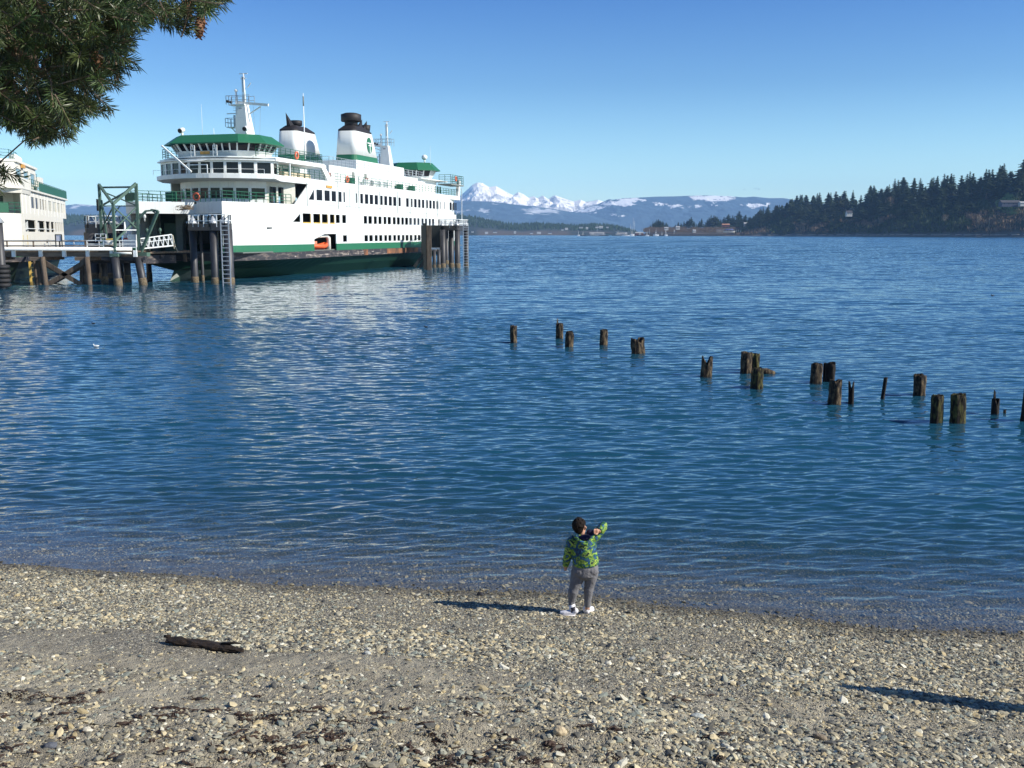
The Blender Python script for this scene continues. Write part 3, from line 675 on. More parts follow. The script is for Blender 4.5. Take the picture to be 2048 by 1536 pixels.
        for i in range(8):
            a0, a1 = Vector((*pB[i], zmid)), Vector((*pB[(i + 1) % 8], zmid)); b0, b1 = Vector((*pC[i], zt)), Vector((*pC[(i + 1) % 8], zt))
            c = counts[i]
            for k in range(c):
                t0, t1 = k / c, (k + 1) / c
                q0, q1, q2, q3 = a0.lerp(a1, t0 + .07 / c), a0.lerp(a1, t1 - .07 / c), b0.lerp(b1, t1 - .07 / c), b0.lerp(b1, t0 + .07 / c)
                nn = (a1 - a0).cross(b0 - a0).normalized() * -.05
                w = MB(); w.add([q0 + nn, q1 + nn, q2 + nn, q3 + nn], [(0, 1, 2, 3)]); w.build('pilothouse_window', M['glass'], parent)
                fr_.bar(a0.lerp(a1, t0), b0.lerp(b1, t0), .16)
        for i in range(8):
            fr_.bar(Vector((*pB[i], zmid)), Vector((*pB[(i + 1) % 8], zmid)), .1); fr_.bar(Vector((*pC[i], zt)), Vector((*pC[(i + 1) % 8], zt)), .1)
        fr_.build('pilothouse_frame', M['wdeck'], parent)
        e0 = plan(sx + 1.5, sy + 1.3, 2.2); e1 = plan(sx + .3, sy + .1, 1.7)
        mb = MB(); mb.loft(e0, zt - .05, [(x * 1, y) for x, y in e0], zt + .06); mb.loft(e0, zt + .06, e1, zr); mb.build('pilothouse_roof', M['green'], parent)
    zb = 13.66
    pilothouse(-7.35, 13.4, 5.0, 3.1, zb, 14.25, 15.1, 16.1, 0, T, 8, 3)
    # centre notch with gate posts and amber board, diagonal pole and flood lights
    mb = MB(); mb.box((-8.1, 9.4, 13.85), (-6.9, 9.45, 14.2)); mb.build('amber_board', M['sign'], T)
    mb = MB()
    for x in (-9.0, -6.2): mb.rail([(x, 9.0, 13.65), (x + .5, 8.95, 13.65)], 1.15, 3, .5, .07)
    mb.bar((-12.1, 8.1, 14.8), (-7.8, 7.0, 11.8), .16); mb.add([(-8.9, 7.4, 13.0), (-6.6, 7.2, 13.0), (-6.2, 8.6, 13.27), (-8.6, 8.8, 13.27), (-8.9, 7.4, 12.94), (-6.6, 7.2, 12.94)], [(0, 1, 2, 3), (0, 4, 5, 1)])
    mb.rail([(-8.6, 7.3, 11.62), (-6.0, 7.3, 11.62)], .95, 1, 2.6, .09); mb.build('bow_pole', M['wdeck'], T)
    mb = MB(); mb.rail([(-14.3, 9.5, 11.7)] + [(x, y - .25, 11.7) for x, y in pts4[1:-1]] + [(-1.0, 10.9, 11.7)], .5, 1, 1.6, .035); mb.build('window_handrail', M['wdeck'], T)
    for (x, y) in ((-11.4, 11.2), (-3.2, 11.2)):
        mb = MB(); mb.tube([(x, y, 16.05), (x, y, 16.5)], .13, 8); mb.tube([(x, y - .45, 16.65), (x, y + .25, 16.85)], [.30, .26], 12); mb.build('searchlight', M['wdeck'], T)
        mb = MB(); mb.tube([(x, y - .5, 16.64), (x, y - .47, 16.65)], .24, 12); mb.build('searchlight_lens', M['black'], T)
    # ---- masts
    def mast(x, y, z0, hgt, yardlen, parent, side=1, rx=.9):
        mb = MB(); k = hgt / 8.2
        mb.loft([(x - .9 * k, y - .9), (x + .95 * k, y - .9), (x + .95 * k, y + .9), (x - .9 * k, y + .9)], z0, [(x - .75 * k - .2 * side, y - .45), (x + .35 * k, y - .45), (x + .35 * k, y + .45), (x - .75 * k - .2 * side, y + .45)], z0 + 4.2 * k)
        mb.build('mast_column', M['white'], parent)
        mb = MB(); zt = z0 + 4.3 * k
        mb.bar((x - .9 * side, y, zt + .25), (x + yardlen * side, y, zt - .15), .22, .28); mb.bar((x + .4 * side, y, zt - 1.2), (x + yardlen * .68 * side, y, zt - .3), .12)
        mb.tube([(x + .1, y, zt), (x + .05, y, zt + 3.9 * k)], [.16, .09], 8); mb.bar((x - .5, y, zt + 3.9 * k), (x + .55, y, zt + 3.9 * k), .09); mb.bar((x - .35, y, zt + 3.3 * k), (x + .35, y, zt + 3.3 * k), .07)
        mb.bar((x - .2, y, zt), (x - .2, y, zt + 3.6 * k), .05); mb.bar((x + .5, y, zt + 1.9), (x + .95, y, zt + 2.4), .08)
        mb.tube([(x - 1.0 * side, y, zt), (x - 1.0 * side, y, zt + 1.6 * k)], [.13, .11], 8); mb.ell((x - 1.0 * side, y, zt + 1.8 * k), (.2, .2, .2), 8, 6)
        mb.tube([(x - 1.35 * side, y, z0 + 1.5 * k), (x - 1.35 * side, y, z0 + 3.0 * k)], .12, 8)
        mb.bar((x - 2.3 * side, y, z0 + 3.2 * k), (x - .6 * side, y, z0 + 3.2 * k), .10)
        mb.box((x - 2.1 * side, y - .6, z0 + 1.35 * k), (x - .3 * side, y + .6, z0 + 1.45 * k)); mb.box((x - 1.7 * side, y - .6, zt - .1), (x + .3 * side, y + .6, zt)); mb.bar((x - 1.8 * side, y, z0 + 1.4 * k), (x - .7 * side, y, z0 + .2), .1)
        mb.build('mast_spar', M['wdeck'], parent)
        mb = MB()
        for zz, w0, w1 in ((z0 + 1.45 * k, -2.2, .1), (zt, -2.0, 1.0)):
            for yy in (-.6, .6): mb.rail([(x + w0 * side, y + yy, zz), (x + w1 * side, y + yy, zz)], 1.1 * k, 2, .8, .05)
            mb.rail([(x + w0 * side, y - .6, zz), (x + w0 * side, y + .6, zz)], 1.1 * k, 2, .6, .05)
        for zz in np.arange(.4, 4.2 * k, .3): mb.bar((x - 1.1 * side, y - .6, z0 + zz), (x - .8 * side, y - .6, z0 + zz), .04)
        for zz in (.8, 1.2): mb.bar((x + yardlen * (zz - .3) * side * .75, y, zt - .1), (x + yardlen * .5 * zz * side, y, z0 + .3), .018)
        mb.build('mast_railing', M['galv'], parent)
        mb = MB(); mb.ell((x - 1.9 * side, y - .4, zt + .35), (.22, .2, .16), 8, 6); mb.ell((x - 1.5 * side, y - .4, zt + .25), (.2, .2, .16), 8, 6); mb.box((x - .45, y - .35, zt - .75), (x - .05, y - .5, zt - .45)); mb.box((x - .08, y - .08, zt + 1.6 * k), (x + .14, y + .08, zt + 3.5 * k)); mb.build('mast_fitting', M['black'], parent)
    mast(-5.6, 15.2, 16.1, 7.3, 3.1, T)
    mast(-6.6, 62.0, 14.9, 8.0, -3.2, T)
    # ---- upper deckhouse (two tiers) and rail walkways
    ya0, ya1 = sY(658, -1.6, 340), 66.0
    mb = MB(); mb.box((-12.5, ya0, 11.62), (-1.6, ya1, 13.9)); mb.build('deckhouse', M['white'], T)
    yb0, yb1 = sY(673, -6.0, 320), 60.0
    mb = MB(); mb.box((-11.5, yb0, 13.9), (-3.0, yb1, 15.4)); mb.build('funnel_deckhouse', M['white'], T)
    for y in np.linspace(ya0 + 3, ya1 - 4, 8):
        w = MB(); w.box((-1.6, y, 11.7), (-1.56, y + .85, 13.4)); w.build('deckhouse_door', M['white'] if rnd.random() < .6 else M['shade'], T)
    mb = MB(); mb.rail([(-11, ya0 + .3, 13.9), (-1.7, ya0 + .3, 13.9), (-1.7, ya1 - .2, 13.9)], 1.1, 3, 1.3, .045); mb.build('walkway_railing', M['galv'], T)
    for k in range(12):      # life-raft canisters and lockers on the upper deck
        y = 34 + k * 2.6; w = MB()
        if k in (2, 3, 4, 5): w.tube([(-1.0, y, 12.15), (-1.0, y + 1.3, 12.15)], .42, 10); w.box((-1.3, y + .2, 11.62), (-.7, y + 1.1, 11.85)); w.build('raft_canister', M['wdeck'], T)
        elif k in (0, 7, 9): w.box((-1.3, y, 11.62), (-.6, y + 1.2, 12.5)); w.build('deck_locker', M['railgreen'], T)
    for px in (723, 902):
        pass
    rg = MB(); rg.ring((-.38, 32.2, 12.2), .36, .1, 'x'); rg.build('lifebuoy', M['ring'], T)
    for y in (28.6, 41.0):
        w = MB(); w.box((-1.62, y, 11.8), (-1.45, y + .9, 12.9)); w.build('notice_box', mat('pink_brown_box', (.35, .22, .20), .7), T)
    # drain pipes and plating seams down the side
    for y, za, zc in ((sY(615), 8.3, 11.1), (sY(677), 8.2, 12.8), (sY(718), 8.0, 12.6), (sY(760), 8.0, 11.0), (sY(795), 8.0, 11.2), (sY(820), 8.0, 11.0), (sY(852), 7.6, 11.2), (sY(875), 7.8, 10.8)):
        w = MB(); w.bar((.06, y, za), (.06, y, zc), .07); w.build('drain_pipe', mat('pale_grey_pipe', (.55, .60, .58), .5), T)
    w = MB(); w.bar((.03, 22, 8.62), (.03, 47, 8.62), .05); w.bar((.03, 52, 8.3), (.03, 72, 8.3), .05); w.bar((.03, sY(700), 8.4), (.03, sY(700), 10.9), .09); w.bar((.03, sY(712), 8.4), (.03, sY(712), 10.9), .05); w.bar((.03, sY(694), 8.4), (.03, sY(694), 10.9), .05)
    w.build('plating_seam', mat('seam_grey', (.50, .56, .54), .6), T)
    w = MB(); w.box((.0, sY(652, 0, 372), 10.75), (.12, sY(663, 0, 372), 11.05)); w.build('amber_sign', M['sign'], T)
    # ---- funnels
    def funnel(xc, parent, big):
        dy0 = 0 if big else -2.2; y0, y1 = (sY(672, -6.5, 300) + dy0, sY(762, -3.5, 300) + dy0); xa, xb = xc - 1.75, xc + 1.75
        def rr(x0, y0_, x1, y1_, r, n=5):
            out = []
            for cx_, cy_, a0 in ((x1 - r, y0_ + r, -90), (x1 - r, y1_ - r, 0), (x0 + r, y1_ - r, 90), (x0 + r, y0_ + r, 180)):
                for i in range(n + 1): t = R(a0 + 90 * i / n); out.append((cx_ + r * math.cos(t), cy_ + r * math.sin(t)))
            return out
        Z = [14.4, 15.15, 16.0, 19.55, 20.35]
        def lev(z): t = (z - 14.4) / 6; return rr(xa + .35 * t, y0 + .6 * t, xb - .35 * t, y1 - 2.6 * t, .8)
        mb = MB(); mb.loft(lev(14.4), 14.4, lev(16.25), 16.25); mb.build('funnel_green_band', M['green'], parent)
        mb = MB(); mb.loft(lev(16.255), 16.255, lev(19.6), 19.6); fo = mb.build('funnel', M['white'], parent)
        for pl in fo.data.polygons: pl.use_smooth = len(pl.vertices) == 4
        mb = MB(); a = lev(19.6); b = lev(19.9); top = rr(xa + .9, y0 + 1.5, xb - .9, y1 - 4.0, .5)
        mb.loft([(x, y) for x, y in a], 19.6, b, 19.85); mb.loft(b, 19.85, top, 20.45)
        mb.build('funnel_cap', M['black'], parent)
        mb = MB(); ym = y0 + 2.6; zt_ = 20.3
        if big:
            mb.tube([(xc, ym, zt_), (xc, ym, zt_ + 1.1)], .95, 18); mb.tube([(xc, ym, zt_ + .75), (xc, ym, zt_ + .85), (xc, ym, zt_ + 1.75), (xc, ym, zt_ + 1.95)], [1.35, 1.47, 1.47, .9], 22)
            mb.tube([(xc, ym + 5.4, zt_ - .3), (xc, ym + 5.4, zt_ + .8)], [.55, .7], 12)
            for dy_ in (2.6, 4.4): mb.add([(xc - .3, ym + dy_ - .9, zt_ - .2), (xc + .3, ym + dy_ - .9, zt_ - .2), (xc + .3, ym + dy_ + .8, zt_ - .2), (xc - .3, ym + dy_ + .8, zt_ - .2), (xc, ym + dy_ + 1.4, zt_ + 1.5)], [(0, 1, 4), (1, 2, 4), (2, 3, 4), (3, 0, 4), (3, 2, 1, 0)])
        else:
            mb.tube([(xc, ym + 1, zt_), (xc, ym + 1, zt_ + .6)], .6, 14); mb.tube([(xc, ym + 1, zt_ + .3), (xc, ym + 1, zt_ + 1.0)], .85, 16)
            mb.add([(xc - .3, ym - 1.4, zt_ - .1), (xc + .3, ym - 1.4, zt_ - .1), (xc + .3, ym + .2, zt_ - .1), (xc - .3, ym + .2, zt_ - .1), (xc, ym - 2.2, zt_ + 1.8)], [(0, 1, 4), (1, 2, 4), (2, 3, 4), (3, 0, 4), (3, 2, 1, 0)])
        mb.build('funnel_exhaust', M['black'], parent)
        if big:   # oval emblem: dark green oval with a pale tree-like T in it, on the flank
            yc, zc = y0 + (y1 - y0) * .56, 17.9; xs_ = xb - .35 * (zc - 14.4) / 6 + .03
            el = MB(); vs = [(xs_, yc + .95 * math.cos(t), zc + 1.15 * math.sin(t)) for t in np.linspace(0, 2 * math.pi, 25)[:-1]]; vs2 = [(xs_ + .03 + (.06 if p[2] < zc else -.04), p[1], p[2]) for p in vs]
            el.add(vs2, [tuple(range(24))]); e_ = el.build('emblem', M['green'], parent)
            el = MB(); X_ = xs_ + .10
            el.box((X_ - .05, yc - .92, zc + .22), (X_ + .03, yc + .92, zc + .36)); el.box((X_ - .05, yc - .09, zc - 1.05), (X_ + .05, yc + .09, zc + .3)); el.box((X_ - .05, yc - .55, zc - .10), (X_ + .04, yc + .55, zc + .02)); el.build('emblem_mark', M['wdeck'], e_)
    funnel(-5.2, T, True); funnel(-13.3, T, False)
    # thin whip aerial between the funnels, and aerials on the roof
    for x, y, z0_, z1_, w_ in ((-9.3, 38, 15.4, 24.3, .12), (-10.5, 14, 16, 20.0, .03), (-2.0, 70, 16, 19.6, .03), (-7.8, 12, 16, 17.0, .05), (-4.6, 26, 15, 16.5, .04)):
        w = MB(); w.tube([(x, y, z0_), (x, y, z0_ + (z1_ - z0_) * .4), (x, y, z1_)], [w_, w_ * .7, w_ * .35], 6); w.build('aerial', M['wdeck'], T)
    w = MB(); w.tube([(-9.3, 38, 22.6), (-9.3, 38, 23.9)], .10, 6); w.build('aerial_tip', M['shade'], T)
    # ---- far pilothouse with its bridge wing
    y2 = 68.0
    mb = MB(); mb.box((-11.5, 63.5, 11.62), (-1.9, 72.5, 13.9)); mb.prism([(-12.5, 62.5), (-1.0, 62.5), (-1.0, 76), (-12.5, 76)], 13.9, 14.05); mb.build('far_bridge_deck', M['white'], T)
    pilothouse(-5.6, 71.0, 3.0, 2.3, 14.05, 14.6, 15.6, 16.9, 1, T, 5, 4)
    w = MB(); w.box((-1.4, 72, 13.3), (1.0, 79, 13.5)); w.build('bridge_wing', M['shade'], T)
    w = MB(); w.rail([(-1.2, 72, 13.5), (.9, 72, 13.5), (.9, 79, 13.5), (-1.2, 79, 13.5)], 1.5, 4, 1.2, .06); w.build('bridge_wing_railing', M['railgreen'], T)
    rg = MB(); rg.ring((.98, 74.6, 14.4), .36, .1, 'x'); rg.build('lifebuoy', M['ring'], T)
    w = MB(); w.tube([(-3.6, 71.5, 16.9), (-3.6, 71.5, 17.6)], .14, 8); w.ell((-3.6, 71.5, 17.9), (.5, .5, .45), 12, 8); w.build('radar_dome', M['wdeck'], T)
    for y in (72.9, 74.2): 
        w = MB(); w.box((-1.9, y, 12.0), (-1.86, y + .7, 13.1)); w.build('window', M['glass'], T)
    w = MB(); w.bar((-.2, 79, 11), (-.2, 79.8, 14.4), .5, .8); w.bar((.1, 80.6, 6.5), (.1, 80.6, 13.0), .10); w.build('stern_post', M['wdeck'], T)
    # ---- rescue boat davit
    ybt = (bo[0] + bo[1]) / 2
    w = MB(); w.box((-3.2, bo[0] - .1, 2.95), (-3.1, bo[1] + .1, 5.3)); w.box((-3.1, bo[0], 5.05), (-.14, bo[1], 5.2)); w.build('boat_bay', M['dark'], T)
    w = MB(); w.tube([(-.6, bo[1] - 1.1, 3.0), (-.6, bo[1] - 1.1, 4.5), (-.6, bo[1] - 1.8, 4.8), (-.6, bo[0] + .8, 4.6)], [.30, .28, .24, .14], 10); w.build('davit', M['cream'], T)
    # inner bits of steel at the bow waterline
    return T, bo
TF, BO = build_ferry()
def to_world(x, y, z): return (TF.location.x + x * math.cos(RZA) - y * math.sin(RZA), TF.location.y + x * math.sin(RZA) + y * math.cos(RZA), z)
t = empty('rescue_boat', 'small orange inflatable rescue boat in the square bay in the ferry side', 'boat', to_world(-1.0, (BO[0] + BO[1]) / 2 - .6, 3.45), RZA)
mb = MB()
for sx in (-.55, .55): mb.tube([(sx, -2.3, .1), (sx, 1.2, .0), (sx * .7, 2.1, .15), (0, 2.6, .35)], [.26, .27, .25, .2], 10)
mb.tube([(-.55, -2.3, .1), (.55, -2.3, .1)], .22, 8); mb.build('tube', M['orange'], t)
mb = MB(); mb.loft([(-.3, -2.2), (.3, -2.2), (.25, 1.6), (0, 2.3), (-.25, 1.6)], -.4, [(-.5, -2.2), (.5, -2.2), (.5, 1.4), (0, 2.4), (-.5, 1.4)], 0); mb.build('keel', mat('boat_red', (.45, .05, .03), .5), t)
mb = MB(); mb.box((-.3, -1.2, .1), (.3, -.4, .65)); mb.build('console', mat('boat_console', (.65, .25, .15), .5), t)
for g_ in (1,):
    mb = MB(); c = to_world(-6.6, 5.0, 8.4)
    for k in range(90):
        a = rnd.uniform(0, 6.28); r_ = rnd.uniform(.3, 1.0); p = Vector((c[0] + r_ * math.cos(a), c[1] + r_ * .6 * math.sin(a), 7.3 + rnd.uniform(0, .55) * (1.2 - r_ * .5)))
        d = Vector((-math.sin(a), math.cos(a), rnd.uniform(-.25, .35))) * rnd.uniform(.3, .7); mb.bar(p - d / 2, p + d / 2, .04)
    for k in range(len(mb.v)): v_ = mb.v[k]; mb.v[k] = (v_[0] - .3, v_[1] - 1.6, v_[2] + .25)
    tag(mb.build('bird_nest', mat('nest_sticks', (.10, .07, .045), .9, c2=(.25, .19, .12))), 'untidy brown stick nest on the ferry bow above the car deck mouth', 'nest')
# ================================================================== SECOND FERRY (far left)
def build_ferry_b():
    th = R(-17.6); f = Frame(45, 106.0, th); T = empty('ferry', 'older cream-white ferry at the left edge, partly hidden by the fir branch and the dock', 'ferry', (f.o.x, f.o.y, 0), -th)
    Le = f.side(138, 470)[0]; B = 15.0
    def Y_(px, py=440): return f.side(px, py)[0]
    def plan(i=0.0, fr=0.0): return [(-i, 1 + fr), (-i, Le - 6), (-i - 1.2, Le), (-B + i + 1.2, Le), (-B + i, Le - 6), (-B + i, 1 + fr), (-B + 3 + i, -2.2 + fr), (-B / 2, -3.4 + fr), (-3 - i, -2.2 + fr), (-.9 - i, -.6 + fr)]
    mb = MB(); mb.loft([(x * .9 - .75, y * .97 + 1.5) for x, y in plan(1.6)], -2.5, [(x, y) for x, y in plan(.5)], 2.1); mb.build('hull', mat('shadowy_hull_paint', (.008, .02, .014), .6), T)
    mb = MB(); mb.prism(plan(-.2), 2.1, 2.62); mb.build('rub_rail', M['guard'], T)
    mb = MB(); mb.prism(plan(0), 2.62, 3.15); mb.build('green_band', mat('bright_green_band', (.02, .22, .09), .5), T)
    # lower white side with open windows
    mb = MB(); s = 6.4; rows = [(320, 455), (480, 570), (585, 640), (650, 690), (703, 720), (733, 748), (757, 770), (778, 790), (797, 808), (815, 824), (830, 838), (845, 852), (858, 864)]
    pw = [(-.9, -.6), (0, 1)]
    h = [(Y_(a / s) - 1, Y_(b / s) - 1, 5.25, 5.25, 6.55, 6.55) for a, b in rows]
    mb.wall((0, 1), (0, Le - 6), 3.15, 7.15, h, .14); mb.wall((0, Le - 6), (-1.2, Le), 3.15, 7.15, (), .14); mb.wall((-1.2, Le), (-B + 1.2, Le), 3.15, 7.15, (), .14); mb.wall((-B, Le - 6), (-B, 1), 3.15, 7.15, [(2 + 3 * k, 4.2 + 3 * k, 5.2, 5.2, 6.5, 6.5) for k in range(10)], .14)
    P = [(-B, 1), (-B + 3, -2.2), (-B / 2, -3.4), (-3, -2.2), (-.9, -.6), (0, 1)]
    for p, q in zip(P, P[1:]): mb.wall(p, q, 3.15, 7.15, (), .14)
    mb.build('side_wall', M['cream'], T)
    mb = MB(); mb.prism(plan(.3), 3.16, 3.3); mb.prism(plan(.2), 7.0, 7.14); mb.box((-9, 4, 3.3), (-5, Le - 3, 7)); mb.build('car_deck', M['shade'], T)
    for a, b, z0, *_ in h[:4]:
        w = MB(); w.bar((-.3, 1 + a + (b - a) * .4, 5.25), (-.3, 1 + a + (b - a) * .4, 6.55), .22); w.bar((-.05, 1 + a, 5.6), (-.05, 1 + b, 5.6), .08); w.build('window_brace', M['wdeck'], T)
    # upper white side
    yu = 2.2
    mb = MB(); rows2 = [(415, 458), (470, 506), (525, 545), (558, 578), (588, 604), (630, 675), (690, 730), (745, 780), (793, 815), (824, 836)]
    h2 = [(Y_(a / s) - yu, Y_(b / s) - yu, 7.9, 7.9, 9.15, 9.15) for a, b in rows2]
    mb.wall((0, yu), (0, Le - 2), 7.15, 9.75, h2, .12); mb.wall((-B, Le - 2), (-B, 4), 7.15, 9.75, (), .12); mb.wall((0, Le - 2), (-B, Le - 2), 7.15, 9.75, (), .12); mb.wall((-B, 5), (-1.2, 5), 7.15, 9.75, [(3 + 2.6 * k, 5 + 2.6 * k, 7.6, 7.6, 9.1, 9.1) for k in range(4)], .12)
    mb.wall((-1.2, 5), (0, yu), 7.15, 9.75, (), .12); mb.build('upper_side_wall', M['cream'], T)
    for k, (a, b, *_) in enumerate(h2):
        w = MB(); w.add([(-.08, yu + a, 7.9), (-.08, yu + b, 7.9), (-.08, yu + b, 9.15), (-.08, yu + a, 9.15)], [(0, 1, 2, 3)]); w.build('window', M['glass'] if k < 5 else mat('curtained_window', (.52, .50, .40), .3), T)
    for k in range(4):
        w = MB(); w.box((-12 + 2.6 * k, 5.05, 7.6), (-10 + 2.6 * k, 5.1, 9.1)); w.build('window', M['glass'], T)
    w = MB()
    for k in range(12): y = yu + 2.8 + k * (Le - 8) / 12; w.bar((.03, y, 7.2), (.03, y, 9.8), .05)
    w.build('wall_rib', M['wdeck'], T)
    # deck slab + curved bulwark in front
    D = [(.25, 1.6), (.25, Le - 1), (-B - .2, Le - 1), (-B - .2, 1.6), (-B + 3, -1.9), (-B / 2, -3.2), (-3, -1.9), (-.7, -.2)]
    mb = MB(); mb.prism(D, 9.75, 9.95); P = [(-B - .2, 1.6), (-B + 3, -1.9), (-B / 2, -3.2), (-3, -1.9), (-.7, -.2), (.25, 1.6), (.25, 8)]
    for p, q in zip(P, P[1:]): mb.wall(p, q, 9.95, 10.9, (), .12)
    mb.loft([(.1, 8), (.1, 1.8), (-3, -1.6), (-B / 2, -2.9), (-B + 3, -1.6), (-B, 2), (-B, 8)], 9.3, [(.2, 8), (.2, 1.7), (-3, -1.8), (-B / 2, -3.1), (-B + 3, -1.8), (-B - .1, 1.8), (-B - .1, 8)], 9.75)
    mb.build('promenade_deck', M['cream'], T)
    mb = MB(); mb.rail([(0, 1, 7.15), (-.9, -.4, 7.15), (-3, -2.0, 7.15), (-7.5, -3.2, 7.15), (-12, -2.0, 7.15)], 1.1, 3, 1.0, .06)
    for p, q in (((-.9, -.45), (-3, -2.05)), ((-3, -2.05), (-7.5, -3.25)), ((-7.5, -3.25), (-12, -2.05))): mb.bar((p[0], p[1], 7.7), (q[0], q[1], 7.7), .03, .95)
    mb.build('bow_railing', M['railgreen'], T)
    mb = MB(); mb.rail([(.1, 8, 9.95), (.1, Le - 1.2, 9.95), (-6, Le - 1.2, 9.95)], 1.15, 3, 1.6, .05); mb.bar((.14, 15, 10.5), (.14, Le - 1.2, 10.5), .03, 1.0); mb.build('deck_railing', M['railgreen'], T)
    # deckhouse with windows, top railing, funnel, mast
    ye = f.side(72, 360, -.5)[0]; q_ = (ye - 2.6) / 3; hh = [(q_ * k + q_ * .15, q_ * (k + 1) - q_ * .12, 10.75, 10.75, 12.0, 12.0) for k in range(3)]
    mb = MB(); mb.wall((-.5, 2.6), (-.5, ye), 9.96, 12.6, hh, .1); mb.wall((-.5, ye), (-13, ye), 9.96, 12.6, (), .1); mb.wall((-5, -.2), (-.5, 2.6), 9.96, 12.6, [(.8, 2.2, 10.9, 10.9, 12.1, 12.1), (2.6, 4.0, 10.9, 10.9, 12.1, 12.1)], .1)
    mb.wall((-10, -.2), (-5, -.2), 9.96, 12.6, [(.5, 2.2, 10.9, 10.9, 12.1, 12.1), (2.8, 4.5, 10.9, 10.9, 12.1, 12.1)], .1); mb.prism([(-.3, 2.6), (-.3, ye + .2), (-13, ye + .2), (-13, 2.6), (-10, -.4), (-5, -.4)], 12.6, 12.85)
    mb.box((-11, ye + .3, 9.96), (-3.0, Le - 12, 12.0)); mb.box((-9.5, 3.5, 12.86), (-3.2, 7.5, 13.5)); mb.box((-3.4, 17.5, 9.96), (-1.0, 26, 10.4)); mb.box((-3.2, 30, 11.2), (-1.6, 33, 12.4)); mb.box((-2.6, 31, 9.96), (-2.2, 31.4, 11.2)); mb.build('deckhouse', M['cream'], T)
    for a, b, *_ in hh:
        w = MB(); w.box((-.6, 2.6 + a, 10.75), (-.57, 2.6 + b, 12.0)); w.build('window', mat('pale_blue_glass', (.12, .19, .24), .1), T)
    w = MB(); w.box((-10, .1, 10.8), (-1.5, 2.6, 12.1)); w.build('deckhouse_interior', mat('greyish_interior', (.35, .37, .36), .6), T)
    mb = MB(); mb.rail([(-1.6, ye + .5, 11.5), (-1.6, 27, 11.5), (-8, 27, 11.5)], 1.1, 3, 1.2, .045); mb.rail([(-1.0, 2.8, 12.86), (-1.0, 8.2, 12.86)], 1.0, 3, 1.0, .045); mb.rail([(-12, -.1, 12.86), (-5, -.1, 12.86), (-1.0, 2.8, 12.86)], 1.0, 3, 1.0, .045); mb.build('top_railing', M['railgreen'], T)
    mb = MB(); mb.tube([(-4.2, 6, 12.86), (-4.4, 6.2, 13.9), (-4.45, 6.3, 14.6)], [(1.7, 2.3), (1.6, 2.2), (1.5, 2.1)], 22); mb.build('funnel', M['cream'], T)
    mb = MB(); mb.tube([(-4.45, 6.3, 14.6), (-4.45, 6.3, 15.0)], [(1.52, 2.12), (1.5, 2.1)], 22); mb.build('funnel_cap', M['black'], T)
    mb = MB(); mb.tube([(-4.4, 6.2, 13.8), (-4.42, 6.2, 13.95)], [(1.68, 2.28), (1.67, 2.27)], 22); mb.build('funnel_band', M['green'], T)
    mb = MB(); mb.tube([(-3.6, -1.5 + 2, 12.8), (-3.6, .5, 17.4)], [.09, .05], 6); mb.bar((-4.1, .5, 15.2), (-3.1, .5, 15.2), .07); mb.bar((-4.0, .5, 16.4), (-3.2, .5, 16.4), .06); mb.build('mast', M['galv'], T)
    mb = MB(); mb.box((-.45, 6.5, 12.2), (-.2, 8.0, 12.58)); mb.build('amber_sign', M['sign'], T)
    mb = MB(); mb.ell((-1.2, 7.2, 13.3), (.5, .8, .45)); mb.ell((-1.2, 9.6, 13.2), (.5, .9, .45)); mb.build('raft_canister', M['wdeck'], T)
    # yellow fender ladder at the hull, small square of lettering-like marks on the side
    for px0 in (46,):
        p0 = f.side(46, 530); p1 = f.side(63, 530); w = MB()
        for y in (1.6, 6.0): w.bar((.45, y, 2.1), (.45, y, -.4), .22)
        for z in (1.9, 1.4, .9, .4): w.bar((.45, 1.6, z), (.45, 6.0, z), .07)
        w.build('fender_ladder', M['yellow'], T)
    mb = MB()
    for y in (Y_(90), Y_(92.5)): mb.box((0, y, 3.9), (.03, y + .7, 4.3))
    mb.build('draught_mark', M['dark'], T)
    for y in (Y_(40.0) if False else 1.3, 4.2):
        mb = MB(); mb.box((.0, y, 3.2), (.02, y + .45, 4.9)); mb.build('rust_streak', mat('ochre_streak', (.60, .52, .30), .8), T)
build_ferry_b()
